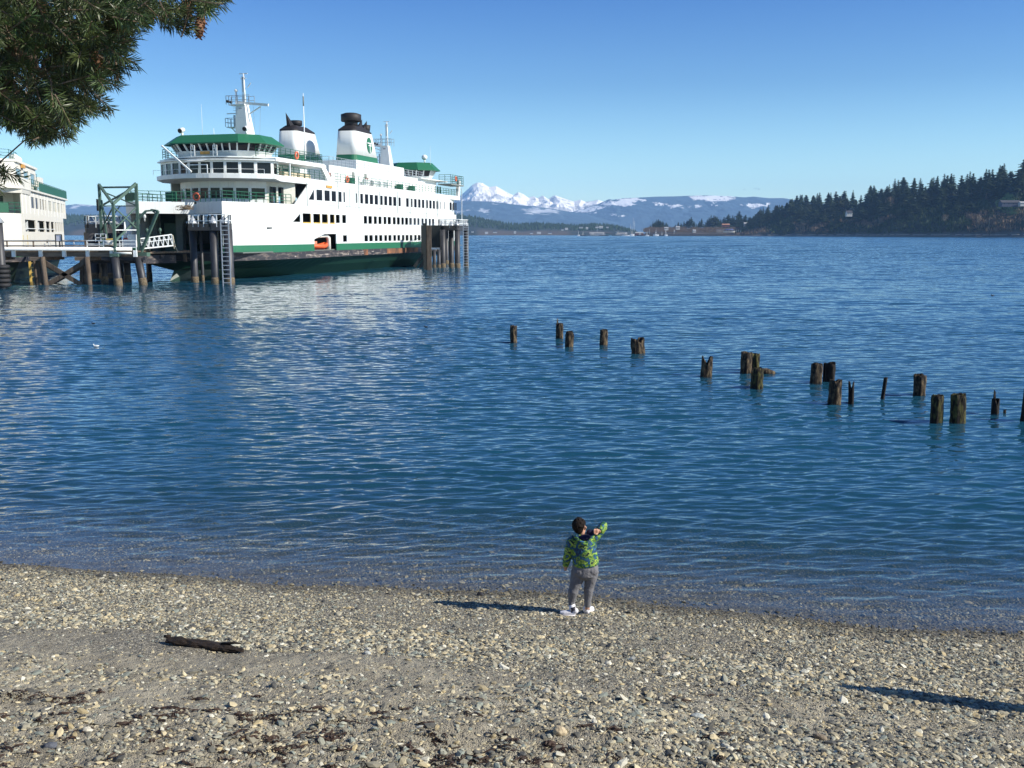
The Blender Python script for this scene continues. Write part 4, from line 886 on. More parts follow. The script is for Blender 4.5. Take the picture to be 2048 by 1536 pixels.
# ================================================================== DOCK
def pile_mb(px, by, ty, r, Y=None, bx=None, tpx=None):
    b = G(px, by) if Y is None else A(px, by, Y); t = A(tpx if tpx is not None else px, ty, b.y)
    return b, t
def pipe(parent, px, by, tz, r, m='steel', growth=.9, tpx=None, name='pile', Y=None):
    b = G(px, by) if Y is None else Vector((A(px, 500, Y).x, Y, 0)); b.z = 0
    tx = b.x if tpx is None else A(tpx, 500, b.y).x
    t = Vector((tx, b.y, tz)); d = (t - b).normalized(); s = b - d * 3
    mb = MB(); mb.tube([s, b + d * .3, t], r, 16); o = mb.build(name, M[m], parent)
    if growth:
        g = MB(); g.tube([b - d * 1.0, b + d * growth * .75, b + d * growth], [r * 1.1, r * 1.09, r * 1.01], 16); g.build('barnacle_band', M['growth'], o)
    return b, t
def build_dock():
    Yd = 99.0
    T = empty('dock_trestle', 'timber trestle dock carrying a long white pipe in front of the ferries', 'dock', (-50, Yd, 0))
    T.location = (0, 0, 0)
    x0, x1 = -78.0, A(272, 500, Yd).x
    mb = MB(); mb.box((x0, Yd, 2.80), (x1, Yd + .3, 3.22)); mb.box((x0, Yd + 3.6, 2.80), (x1, Yd + 3.9, 3.22)); mb.build('stringer_beam', M['beam'], T)
    mb = MB(); mb.box((x0, Yd - .05, 3.225), (x1, Yd + 4.0, 3.36)); mb.build('walkway_planks', M['oldwood'], T)
    mb = MB(); mb.tube([(x0, Yd - .35, 3.56), (x1 - .3, Yd - .35, 3.56)], .17, 12); mb.build('white_pipe', M['wdeck'], T)
    mb = MB(); mb.tube([(A(232, 500, Yd).x, Yd - .45, 3.15), (x1 - .3, Yd - .45, 3.15)], .11, 10); mb.tube([(x0, Yd + .5, 3.5), (A(150, 500, Yd).x, Yd + .5, 3.5)], .10, 8); mb.build('thin_pipe', mat('pale_pipe', (.62, .64, .60), .5), T)
    for px in (-22, 28, 82, 129, 176, 224, 271):
        x = A(px, 500, Yd).x; mb = MB(); mb.box((x - .17, Yd - .22, 2.78), (x + .17, Yd - .003, 3.42)); mb.build('pipe_bracket', M['wdeck'], T)
    mb = MB(); mb.rail([(x0, Yd + .1, 3.36), (A(172, 500, Yd).x, Yd + .1, 3.36)], .95, 2, 2.65, .11); mb.build('timber_handrail', M['beam'], T)
    mb = MB(); mb.rail([(A(174, 500, Yd).x, Yd + .1, 3.36), (x1, Yd + .1, 3.36)], 1.0, 3, 1.6, .07); mb.rail([(x0, Yd + 3.8, 3.36), (x1, Yd + 3.8, 3.36)], 1.0, 2, 2.6, .07); mb.build('white_handrail', M['wdeck'], T)
    xa, xb = A(112.5, 500, Yd).x, A(125, 500, Yd).x
    mb = MB(); mb.bar((xa, Yd, 3.4), (xa, Yd, 4.95), .08); mb.bar((xb, Yd, 3.4), (xb, Yd, 4.95), .08); mb.bar((xa, Yd, 4.95), (xb, Yd, 4.95), .07); mb.bar((xa, Yd, 4.3), (xb, Yd, 4.3), .05); mb.build('notice_frame', M['dark'], T)
    mb = MB(); mb.box((xa + .05, Yd + .01, 4.33), (xb - .05, Yd + .03, 4.9)); mb.build('notice_board', mat('faded_board', (.60, .60, .66), .5), T)
    # bents: timber piles with caps and crossed braces
    def wp(px, by, ty, r, dy=0, tpx=None):
        b = G(px, by); b.y += dy; b.x = A(px, 500, b.y).x; tx = A(tpx or px, 500, b.y).x; mb = MB()
        mb.tube([(b.x, b.y, -3), (b.x, b.y, 0), (tx, b.y, 2.8)], [r * 1.1, r * 1.05, r], 10); mb.build('timber_pile', M['oldwood'], T)
    for px, by, r, dy, tp in ((87, 571, .23, 0, 84), (77, 571, .22, 1.5, 73), (70, 568, .22, 3.8, 68), (175, 571, .24, 0, 173), (166, 570, .14, 2, 166), (160, 568, .22, 3.6, 163), (-20, 571, .24, 0, -20), (-30, 569, .22, 3, -30)): wp(px, by, 0, r, dy, tp)
    for px in (79, 169, -25):
        mb = MB(); x = A(px, 500, Yd).x; mb.box((x - .9, Yd - .3, 2.42), (x + .5, Yd + 4.3, 2.79)); mb.build('pile_cap', M['beam'], T)
    for yy, off in ((Yd - .25, 0), (Yd + 3.8, .8)):
        for a, b in (((80 + off * 6, 519), (165, 571)), ((172, 522), (93 + off * 4, 571))):
            mb = MB(); p = A(*a, yy); q = A(*b, yy); q.z = max(q.z, -.3); p.z -= off * .4; mb.bar(p, q, .12, .42); mb.build('cross_brace', M['oldwood'], T)
    for a, b in (((164, 530), (173, 568)), ((172, 530), (163, 565))):
        mb = MB(); mb.bar(A(*a, Yd + 1.2), A(*b, Yd + 1.2), .14, .16); mb.build('cross_brace', M['oldwood'], T)
    # tyre fender pile at the very left
    T2 = empty('fender_pile', 'dark mooring pile hung with black tyres at the left edge of the dock', 'pile', (0, 0, 0))
    b, t = pipe(T2, 5, 577, 6.0, .42, 'steel', 0)
    for k in range(5):
        mb = MB(); mb.ring((b.x + .05, b.y, 2.0 - k * .42), .55, .2, 'z', 18, 8); mb.build('tyre', M['tyre'], T2)
    mb = MB(); mb.tube([(b.x, b.y, 6.0), (b.x, b.y, 6.9)], [.6, .03], 12); mb.build('cone_cap', M['galv'], T2)
build_dock()
def build_tower():
    T = empty('lifting_tower', 'weathered green steel truss tower beside the boarding ramp', 'steel tower', (0, 0, 0))
    YA, YB, YC, YD_ = 107.0, 100.5, 98.6, 104.0
    def L(name, a, b, w, m='truss'): mb = MB(); mb.bar(a, b, w * .74); mb.build(name, M[m], T)
    A_t, A_b = A(198, 369, YA), A(206, 505, YA); B_t, B_b = A(272, 367, YB), A(279, 512, YB); C_t, C_b = A(226, 408, YC), A(231, 512, YC); D_t, D_b = A(214, 380, YD_), A(216, 505, YD_)
    L('leg', A_t, A_b, .34); L('leg', B_t, B_b, .36); L('leg', C_t, C_b, .32); L('leg', A(203, 400, YD_), A(215, 482, YD_), .2)
    L('beam', A(199, 375, YA), A(272, 374, YB), .24); L('beam', A_t, C_t, .30); L('beam', B_t, C_t, .34)
    L('beam', A(203, 412, YA), A(273, 412, YB), .14); L('beam', C_b + Vector((0, 0, .3)), B_b + Vector((0, 0, .3)), .16, 'truss')
    for a, b, w in (((205, 383, YA), (273, 411, YB), .14), ((202, 412, YA), (262, 378, YB), .2), ((204, 415, YA), (227, 460, YC), .12), ((203, 460, YA), (225, 415, YC), .14), ((228, 414, YC), (274, 457, YB), .15), ((228, 459, YC), (274, 413, YB), .15), ((230, 482, YC), (268, 444, YB), .24), ((268, 444, YB), (272, 440, YB), .24), ((205, 459, YA), (240, 412, YB + 2), .12)):
        L('diagonal_brace', A(*a), A(*b), w)
    L('beam', A(229, 460, YC), A(275, 460, YB), .12, 'wdeck')
    # swing arms on the right
    L('arm', B_b, A(316, 422, YB - .5), .34); L('arm', A(315, 422, YB - .5), A(303, 420, YB + 1), .28); L('arm', A(276, 438, YB), A(292, 422, YB), .28); L('arm', A(292, 422, YB), A(304, 421, YB), .22); L('arm', A(304, 421, YB), A(315, 430, YB), .16)
    mb = MB(); mb.box(B_b + Vector((-.5, -.5, -.05)), B_b + Vector((.9, .5, .35))); mb.box(C_b + Vector((-.4, -.4, -.05)), C_b + Vector((.4, .4, .25))); mb.box(A_b + Vector((-.4, -.4, -.05)), A_b + Vector((.4, .4, .25))); mb.build('base_plate', M['truss'], T)
    mb = MB(); mb.box(A(192, 398, YA), A(199, 422, YA + .6)); mb.build('counterweight', M['dark'], T)
    for px, by, tz, r, tpx in ((237, 571, 2.75, .38, 229), (287, 570, 2.75, .38, 275), (256, 563, 2.4, .36, 252), (210, 566, 2.6, .32, 206), (299, 556, 2.4, .30, 296)):
        pipe(T, px, by, tz, r, 'pilegrey', .7, tpx)
    mb = MB(); p0, p1 = A(205, 512, 99.6), A(292, 512, 99.6); mb.box((p0.x, 99.3, 2.45), (p1.x, 99.9, 2.85)); mb.box((p0.x, 104, 2.45), (p1.x, 104.6, 2.85)); mb.build('cross_head', M['guard'], T)
    # ramp
    Rm = empty('vehicle_ramp', 'dark steel vehicle ramp with brown timber deck leading onto the ferry bow', 'ramp', (0, 0, 0))
    a, b = A(283, 510, 101), A(352, 510, 107); mb = MB(); d = (b - a).normalized(); nn = Vector((-d.y, d.x, 0))
    mb.add([a, b, b + nn * 7, a + nn * 7, a - Vector((0, 0, .85)), b - Vector((0, 0, .85)), b + nn * 7 - Vector((0, 0, .85)), a + nn * 7 - Vector((0, 0, .85))], [(0, 1, 2, 3), (7, 6, 5, 4), (4, 5, 1, 0), (5, 6, 2, 1), (6, 7, 3, 2), (7, 4, 0, 3)]); mb.build('girder', M['guard'], Rm)
    c = A(384, 506, 108.5); mb = MB(); up = Vector((0, 0, .08))
    for k in range(2): mb.bar(a + up + Vector((0, -.1 - k * .3, .1)), c + Vector((0, 0, .12 + k * .12)), .14, .12)
    mb.add([a + up, c + up, c + nn * 6 + up, a + nn * 6 + up, a + up * 2, c + up * 2, c + nn * 6 + up * 2, a + nn * 6 + up * 2], [(3, 2, 1, 0), (4, 5, 6, 7), (0, 1, 5, 4), (1, 2, 6, 5), (2, 3, 7, 6), (3, 0, 4, 7)]); mb.build('deck_timber', M['beam'], Rm)
    mb = MB(); mb.bar(A(369, 508, 107.8), A(371, 524, 107.8), .3); mb.build('end_post', M['oldwood'], Rm)
    # gangway
    Gw = empty('gangway', 'small white lattice gangway sloping up beside the green tower', 'gangway', (0, 0, 0)); mb = MB()
    for dy in (0, 1.4):
        q = [A(276, 498, 101 + dy), A(346, 491, 103 + dy), A(343, 469, 103 + dy), A(276, 478, 101 + dy)]
        mb.bar(q[0], q[1], .13); mb.bar(q[3], q[2], .11); mb.bar(q[3].lerp(q[0], .4), q[2].lerp(q[1], .4), .07)
        for k in range(8):
            t = k / 7; lo, hi = q[0].lerp(q[1], t), q[3].lerp(q[2], min(1, t + .05)); mb.bar(lo, hi, .10)
            if k < 7: mb.bar(hi, q[0].lerp(q[1], (k + 1) / 7), .05)
    mb.build('lattice_side', M['wdeck'], Gw)
    mb = MB(); mb.bar(A(276, 499, 101.7), A(346, 492, 103.7), 1.4, .08); mb.build('tread', M['beam'], Gw)
    mb = MB(); p = [A(345, 470, 103), A(347, 480, 103), A(350, 492, 103.5), A(356, 504, 104)]
    mb.tube(p, .06, 6); mb.tube([A(344, 478, 103), A(346, 488, 103), A(349, 498, 103)], .04, 6); mb.build('rope', mat('frayed_rope', (.5, .47, .36), .9), Gw)
    # lamps and fittings on the dock head
    for px, py, Y in ((294, 461, 102), (320, 460, 103.5), (289, 433, 104)):
        mb = MB(); p = A(px, py, Y); mb.tube([p - Vector((0, 0, .5)), p - Vector((0, 0, .15))], .06, 6); mb.ell(p, (.16, .16, .24)); mb.build('round_lamp', mat('lamp_white', (.6, .62, .6), .4) if py == 433 else M['truss'], T)
    # clutter on the deck head
    def clutter(name, label, cat, parts):
        t = MB(); first = None
        for i, (fn, mm, nm) in enumerate(parts):
            mb = MB(); fn(mb)
            if i == 0: first = tag(mb.build(name, M[mm] if mm in M else mm), label, cat)
            else: mb.build(nm, M[mm] if mm in M else mm, first)
    p = A(251, 478, 101.5)
    clutter('marker_cone', 'slim white marker post with red foot standing on the dock head', 'marker', [(lambda m: m.tube([p + Vector((0, 0, .1)), p + Vector((0, 0, 1.7))], [.2, .05], 10), 'wdeck', ''), (lambda m: m.tube([p - Vector((0, 0, .25)), p + Vector((0, 0, .1))], [.3, .2], 10), mat('red_foot', (.55, .06, .04), .6), 'foot')])
    p2 = A(267, 480, 101)
    clutter('winch_box', 'white machinery box at the head of the gangway', 'machine box', [(lambda m: m.box(p2 + Vector((-.45, -.3, -.7)), p2 + Vector((.35, .3, .55))), 'wdeck', ''), (lambda m: m.box(p2 + Vector((-1.1, -.2, -.7)), p2 + Vector((-.5, .3, .05))), 'wdeck', 'side_box')])
    p3 = A(219, 486, 100.3)
    clutter('cream_tank', 'low cream tank with fittings on the dock by the tower leg', 'tank', [(lambda m: m.tube([p3 + Vector((-.5, 0, 0)), p3 + Vector((.5, 0, 0))], .28, 12), 'cream', ''), (lambda m: m.box(p3 + Vector((-.3, -.1, .25)), p3 + Vector((.3, .1, .45))), 'yellow', 'fitting')])
    p4 = A(202, 475, 101)
    clutter('cleaning_rack', 'small white wall rack with dark rolls behind the dock rail', 'rack', [(lambda m: m.rail([p4 + Vector((-.55, 0, -.4)), p4 + Vector((.5, 0, -.4))], .75, 2, .5, .07), 'wdeck', ''), (lambda m: m.box(p4 + Vector((-.45, 0, -.1)), p4 + Vector((.4, .15, .15))), 'dark', 'roll')])
build_tower()
def dolphin(label, piles, zc0, zc1, cappts, cones, r, ladder=None, rails=True, dirx=1, m='steel'):
    T = empty('mooring_dolphin', label, 'mooring dolphin', (0, 0, 0), group='steel pile mooring dolphins round the ferry berth')
    pts = []
    for px, by, rr in piles: b, t = pipe(T, px, by, zc0 + .1, rr, m, .62); pts.append(b)
    mb = MB(); cc = sum((Vector((p.x, p.y, 0)) for p in cappts), Vector()) / len(cappts)
    ring = []
    # convex rounded cap: offset hull of the cap points
    import itertools
    P2 = sorted({(round(p.x, 3), round(p.y, 3)) for p in cappts}); hull = []
    def cr(o, a, b): return (a[0] - o[0]) * (b[1] - o[1]) - (a[1] - o[1]) * (b[0] - o[0])
    lo = []
    for p in P2:
        while len(lo) >= 2 and cr(lo[-2], lo[-1], p) <= 0: lo.pop()
        lo.append(p)
    up = []
    for p in reversed(P2):
        while len(up) >= 2 and cr(up[-2], up[-1], p) <= 0: up.pop()
        up.append(p)
    big = [(x + r * 1.25 * math.cos(t), y + r * 1.25 * math.sin(t)) for x, y in P2 for t in np.linspace(0, 2 * math.pi, 16)[:-1]]
    P2 = sorted(set(big)); lo = []; up = []
    for p in P2:
        while len(lo) >= 2 and cr(lo[-2], lo[-1], p) <= 0: lo.pop()
        lo.append(p)
    for p in reversed(P2):
        while len(up) >= 2 and cr(up[-2], up[-1], p) <= 0: up.pop()
        up.append(p)
    H = lo[:-1] + up[:-1]
    mb.prism(H, zc0, zc1); mb.build('pile_cap', M[m], T)
    for c in cones:
        mb = MB(); mb.tube([(c.x, c.y, zc1), (c.x, c.y, zc1 + .12), (c.x, c.y, zc1 + .8)], [r * 1.15, r * 1.15, .04], 14); mb.build('cone_cap', M['galv'], T)
    if rails:
        hs_ = [Vector((x * .98 + cc.x * .02, y, zc1 - .35)) for x, y in H[::max(1, len(H) // 7)]]; mb = MB(); mb.rail(hs_ + [hs_[0]], 1.25, 2, 1.0, .07); mb.build('guard_rail', M['galv'] if False else M['wdeck'], T)
    if ladder:
        p, q = ladder; mb = MB(); mb.ladder(p, q, (1, 0, 0), .75, .42, .09); mb.build('ladder', M['galv'], T)
    return T
pp = [(390, 565, .37), (431, 567, .38), (460, 567, .46), (406, 562, .16), (447, 556, .36)]
cp = [G(390, 565), G(431, 567), G(459, 567), G(400, 555), G(450, 555)]
dolphin('steel dolphin with grey cones and long ladder before the ferry car deck mouth', pp, 5.35, 6.05, cp, [G(391, 564), G(400, 556), G(431, 565), G(453, 566), G(462, 560)], .38, (G(456, 572) + Vector((0, -.3, -.3)), Vector((G(456, 572).x, G(456, 572).y - .3, 6.4))), m='pilegrey')
pp = [(886, 535, .42), (903, 534, .40), (915, 535, .42), (933, 533, .36), (893, 528, .38)]
cp = [G(884, 534), G(914, 535), G(931, 533), G(910, 528)]
dolphin('dark steel dolphin with white guard rails at the far end of the ferry', pp, 5.55, 6.25, cp, [G(884, 533), G(903, 532), G(914, 534), G(932, 532)], .42, (G(932, 536) + Vector((0, 0, 0)), Vector((G(932, 536).x, G(932, 536).y, 6.6))))
pp = [(187, 556, .75), (218, 556, 1.0), (238, 553, .55), (203, 553, .5)]
cp = [A(184, 500, 107.5), A(212, 500, 107.5), A(195, 500, 110), A(240, 500, 110)]
dolphin('dark steel dolphin behind the green truss tower, between the two ferries', pp, 5.1, 6.0, cp, [A(187, 500, 107.5), A(205, 500, 108.5), A(221, 500, 110), A(239, 500, 109)], .45)
# wing-wall fender next to the far dolphin
Wf = empty('fender_wall', 'dark fender panel with raking struts leaning against the ferry side at its far end', 'fender', (0, 0, 0))
mb = MB(); a, b = G(853, 540), G(863, 540); mb.box((a.x, a.y, -2), (b.x, a.y + .5, 6.2)); mb.build('fender_panel', M['oldwood'], Wf)
mb = MB(); a = G(842, 536); mb.box((a.x - .1, a.y + 2, 1.5), (a.x + .35, a.y + 3.2, 6.3)); a2 = G(850, 540); mb.box((a2.x - .2, a2.y, -2), (a2.x + .28, a2.y + .6, 6.5)); mb.build('fender_board', M['dark'], Wf)
for q0, q1 in (((829, 534), (851, 504)), ((840, 536), (853, 515))):
    mb = MB(); mb.bar(A(*q0, 150), A(*q1, 150), .35, .5); mb.build('raking_strut', M['dark'], Wf)
for px in (860, 869, 878): pipe(Wf, px, 536, 2.7, .27, 'pilegrey', .5)
mb = MB(); a = A(862, 500, 152); b = A(882, 500, 152); mb.box((a.x, 152, 2.7), (b.x, 153, 2.95)); mb.build('white_capping', M['wdeck'], Wf)
mb = MB(); mb.box((a.x, 153, 3.0), (b.x, 156, 6.3)); mb.build('rubber_fender_block', M['dark'], Wf)
# ================================================================== OLD PILES
WOODP = []
def wet_wood(i, dark, green):
    nm = 'pile_wood_%d_%d' % (dark, green)
    c = (.008, .006, .005); c2 = (.17, .125, .07) if not green else (.13, .125, .035)
    if dark: c2 = (.03, .024, .018)
    return mat(nm, c, .9, c2=c2, thr=(.46, .68), scale=6, stretch=(1.6, 1.6, .6), bump=.9)
def stump(i, px, by, ty, wpx, label, jag=.12, dark=0, green=0, lean=0, spike=0, flat=.0):
    b = G(px, by); dep = b.y * CP + CH * SP; r = wpx / 2000 * dep / 2; t = A(px + lean, ty, b.y); h = t.z
    g = random.Random(i * 3 + 1); n = 28; nl = 18; vs = []; fs = []
    tops = [h * (1 - .035 * g.random() - min(.6, jag * 1.7) * max(0, math.sin(k * 6.283 / n * 2 + i)) ** 2 * (.5 + .5 * g.random())) for k in range(n)]
    ph = g.random() * 9
    for j in range(nl + 1):
        v = j / nl
        for k in range(n):
            a = 6.283 * k / n; z = -1.2 + (tops[k] + 1.2) * v
            rr = r * (1 + .07 * math.sin(a * 3 + ph) + .06 * (float(vnoise(np.array([a * 2.5 + i * 7]), np.array([z * 2.2]), i)[0]) - .5) * 4 + .05 * math.sin(a * 7 + i) + .05 * g.uniform(-1, 1))
            rr *= 1 + .08 * max(0, .25 - z) - flat * v * .2
            vs.append((math.cos(a) * rr + lean / 2000 * dep * max(0, z) / max(h, .1), math.sin(a) * rr, z))
    for j in range(nl):
        for k in range(n): k2 = (k + 1) % n; fs.append((j * n + k, j * n + k2, (j + 1) * n + k2, (j + 1) * n + k))
    # hollow rotten top
    base = len(vs)
    for k in range(n):
        p = vs[nl * n + k]; vs.append((p[0] * .72, p[1] * .72, p[2] - .04 - .10 * g.random() * (1 + jag * 4)))
    vs.append((lean / 2000 * dep, 0, h * (1 - jag * .8) - .06))
    for k in range(n):
        k2 = (k + 1) % n; fs.append((nl * n + k, nl * n + k2, base + k2, base + k)); fs.append((base + k, base + k2, base + n))
    mb = MB(); mb.add(vs, fs, True)
    if spike:
        for q in range(spike): a = g.uniform(0, 6.28); mb.tube([(math.cos(a) * r * .7, math.sin(a) * r * .5, h * .8), (math.cos(a) * r * .75, math.sin(a) * r * .5, h * 1.0 + .12 + .14 * g.random())], [.035, .012], 5)
    o = mb.build('old_pile', wet_wood(i, dark, green)); o.location = (b.x, b.y, 0); o.rotation_euler = (g.uniform(-.05, .05), g.uniform(-.045, .045), 0)
    tag(o, label, 'old pile', 'rotting timber piles standing in the bay')
S_ = [
 (1027, 685, 650, 13, 'farthest left old pile, slim and standing alone', .08, 0, 0),
 (1119, 677, 646, 14, 'slim flat-topped pile just behind a shorter jagged one, second from the left', .05, 0, 0),
 (1138, 694, 662, 16, 'short jagged pile close in front of a slim flat-topped pile', .3, 0, 0),
 (1207, 690, 658, 15, 'upright slim pile alone to the left of the broken wide stump', .06, 0, 0),
 (1275, 707, 675, 26, 'wide low stump with a broken notched top', .25, 0, 0),
 (1412, 752, 712, 22, 'dark wide stump with a two-horned rotten top', .3, 0, 0),
 (1491, 746, 703, 21, 'pale sunlit square-topped pile, left one of a touching pair', .04, 0, 0),
 (1511, 741, 706, 16, 'green mossy pile half hidden behind the pale sunlit one', .15, 0, 1),
 (1514, 776, 735, 24, 'crumbling jagged pile in front of the pale and mossy pair', .4, 0, 1),
 (1631, 766, 726, 22, 'brown pile with a knobbly top, left of two level neighbours', .10, 0, 0),
 (1660, 763, 724, 19, 'dark brown pile right beside the knobbly-topped one', .08, 1, 0),
 (1669, 808, 758, 24, 'tall ribbed pile standing in front of the two level neighbours', .08, 0, 0),
 (1702, 807, 762, 11, 'thin black splintered pile with a stepped side', .3, 1, 0),
 (1765, 798, 754, 7, 'thinnest black leaning pile, standing alone', .05, 1, 0),
 (1838, 791, 748, 23, 'knotty pile with bumpy bark and bleached patches', .06, 0, 0),
 (1872, 846, 789, 23, 'yellow-green topped pile, left of the two nearest tall piles', .05, 0, 1),
 (1915, 846, 787, 29, 'thickest tall flat-topped pile, right of the two nearest', .04, 0, 1),
 (1990, 828, 796, 14, 'small black pointed stub with two thin spikes', .5, 1, 0),
 (2009, 826, 818, 5, 'tiny stub barely breaking the water near the right edge', .2, 1, 0),
 (2049, 842, 775, 17, 'dark pile cut off by the right edge of the picture', .05, 1, 0),
 (1647, 762, 725, 4, 'thin loose plank standing between two piles', .1, 1, 0)]
for i, a in enumerate(S_): stump(i, *a, lean=(5 if a[3] == 7 else 0), spike=(2 if a[3] == 14 else 0))
b = G(1534, 748); mb = MB(); mb.tube([(b.x - .35, b.y, .1), (b.x, b.y, .06), (b.x + .28, b.y, .02)], [.10, .15, .08], 10)
tag(mb.build('floating_log', wet_wood(0, 0, 0)), 'short rounded log end floating behind the crumbling pile', 'log')
# driftwood plank on the beach
p0, p1 = G(334, 1281, .25), G(487, 1299, .25)
for _ in range(4): p0 = G(336, 1279, gzf(p0.x, p0.y) + .05); p1 = G(486, 1298, gzf(p1.x, p1.y) + .05)
mb = MB(); g = random.Random(4); pts = [p0.lerp(p1, k / 14) for k in range(15)]; rs = []
for k in range(15):
    e = min(1, (k + 2.4) / 3.4, (14.8 - k) / 4.6); rs.append((.070 * (.25 + .75 * e) * g.uniform(.82, 1.15), .045 * (.3 + .7 * e) * g.uniform(.75, 1.15))); pts[k] = pts[k] + Vector((0, g.uniform(-.006, .006), -.02 * (k / 14)))
mb.tube(pts, rs, 14); nv_ = len(mb.v); mb.v = [(x + g.uniform(-.006, .006), y + g.uniform(-.007, .007), z + g.uniform(-.008, .008)) for x, y, z in mb.v]; mb.sm = [False] * len(mb.sm)
mb.tube([pts[10] + Vector((0, .01, .035)), pts[12] + Vector((.02, .03, .06)), pts[12] + Vector((.10, .03, .045))], [.02, .014, .005], 6)
mb.tube([pts[0] + Vector((.02, .01, .03)), pts[0] + Vector((-.05, .02, .035))], [.03, .014], 7)
tag(mb.build('driftwood_plank', mat('wet_dark_driftwood', (.008, .006, .005), .8, c2=(.038, .024, .014), scale=4, stretch=(1, 6, 6), bump=.9)), 'dark waterlogged driftwood plank lying on the shingle', 'driftwood')
# unseen post added outside the frame to cast the shadow on the lower right shingle
gz_ = gzf(5.9, 9.15)
mb = MB(); mb.tube([(5.9, 9.15, gz_ - .2), (5.9, 9.15, gz_ + .9), (5.9, 9.15, gz_ + 1.45), (5.9, 9.15, gz_ + 1.72)], [.17, .16, .14, .07], 12)
tag(mb.build('shadow_caster_post', M['oldwood']), 'unseen stand-in post added past the right edge to cast the long shadow', 'post')
# gulls and float on the water
def gull(px, py, label, s=1.0, dark=False):
    s *= .55; b = G(px, py); mb = MB(); mb.tube([(b.x - .22 * s, b.y, .05), (b.x - .1 * s, b.y, .07 * s), (b.x + .1 * s, b.y, .08 * s), (b.x + .26 * s, b.y, .11 * s)], [.01, .08 * s, .08 * s, .015], 8); mb.tube([(b.x - .13 * s, b.y, .1 * s), (b.x - .19 * s, b.y, .2 * s)], [.04 * s, .04 * s], 8); mb.ell((b.x - .2 * s, b.y, .22 * s), (.055 * s, .045 * s, .045 * s), 8, 6)
    tag(mb.build('seabird', M['black'] if dark else M['wdeck']), label, 'seabird')
gull(192, 694, 'white gull floating on the dark water below the dock'); gull(852, 655, 'dark bird floating on the open water at the picture centre', .8, True); gull(1985, 592, 'small dark bird on the water near the right edge', 1.0, True); gull(187, 648, 'dark bird on the water straight below the green tower', .8, True)
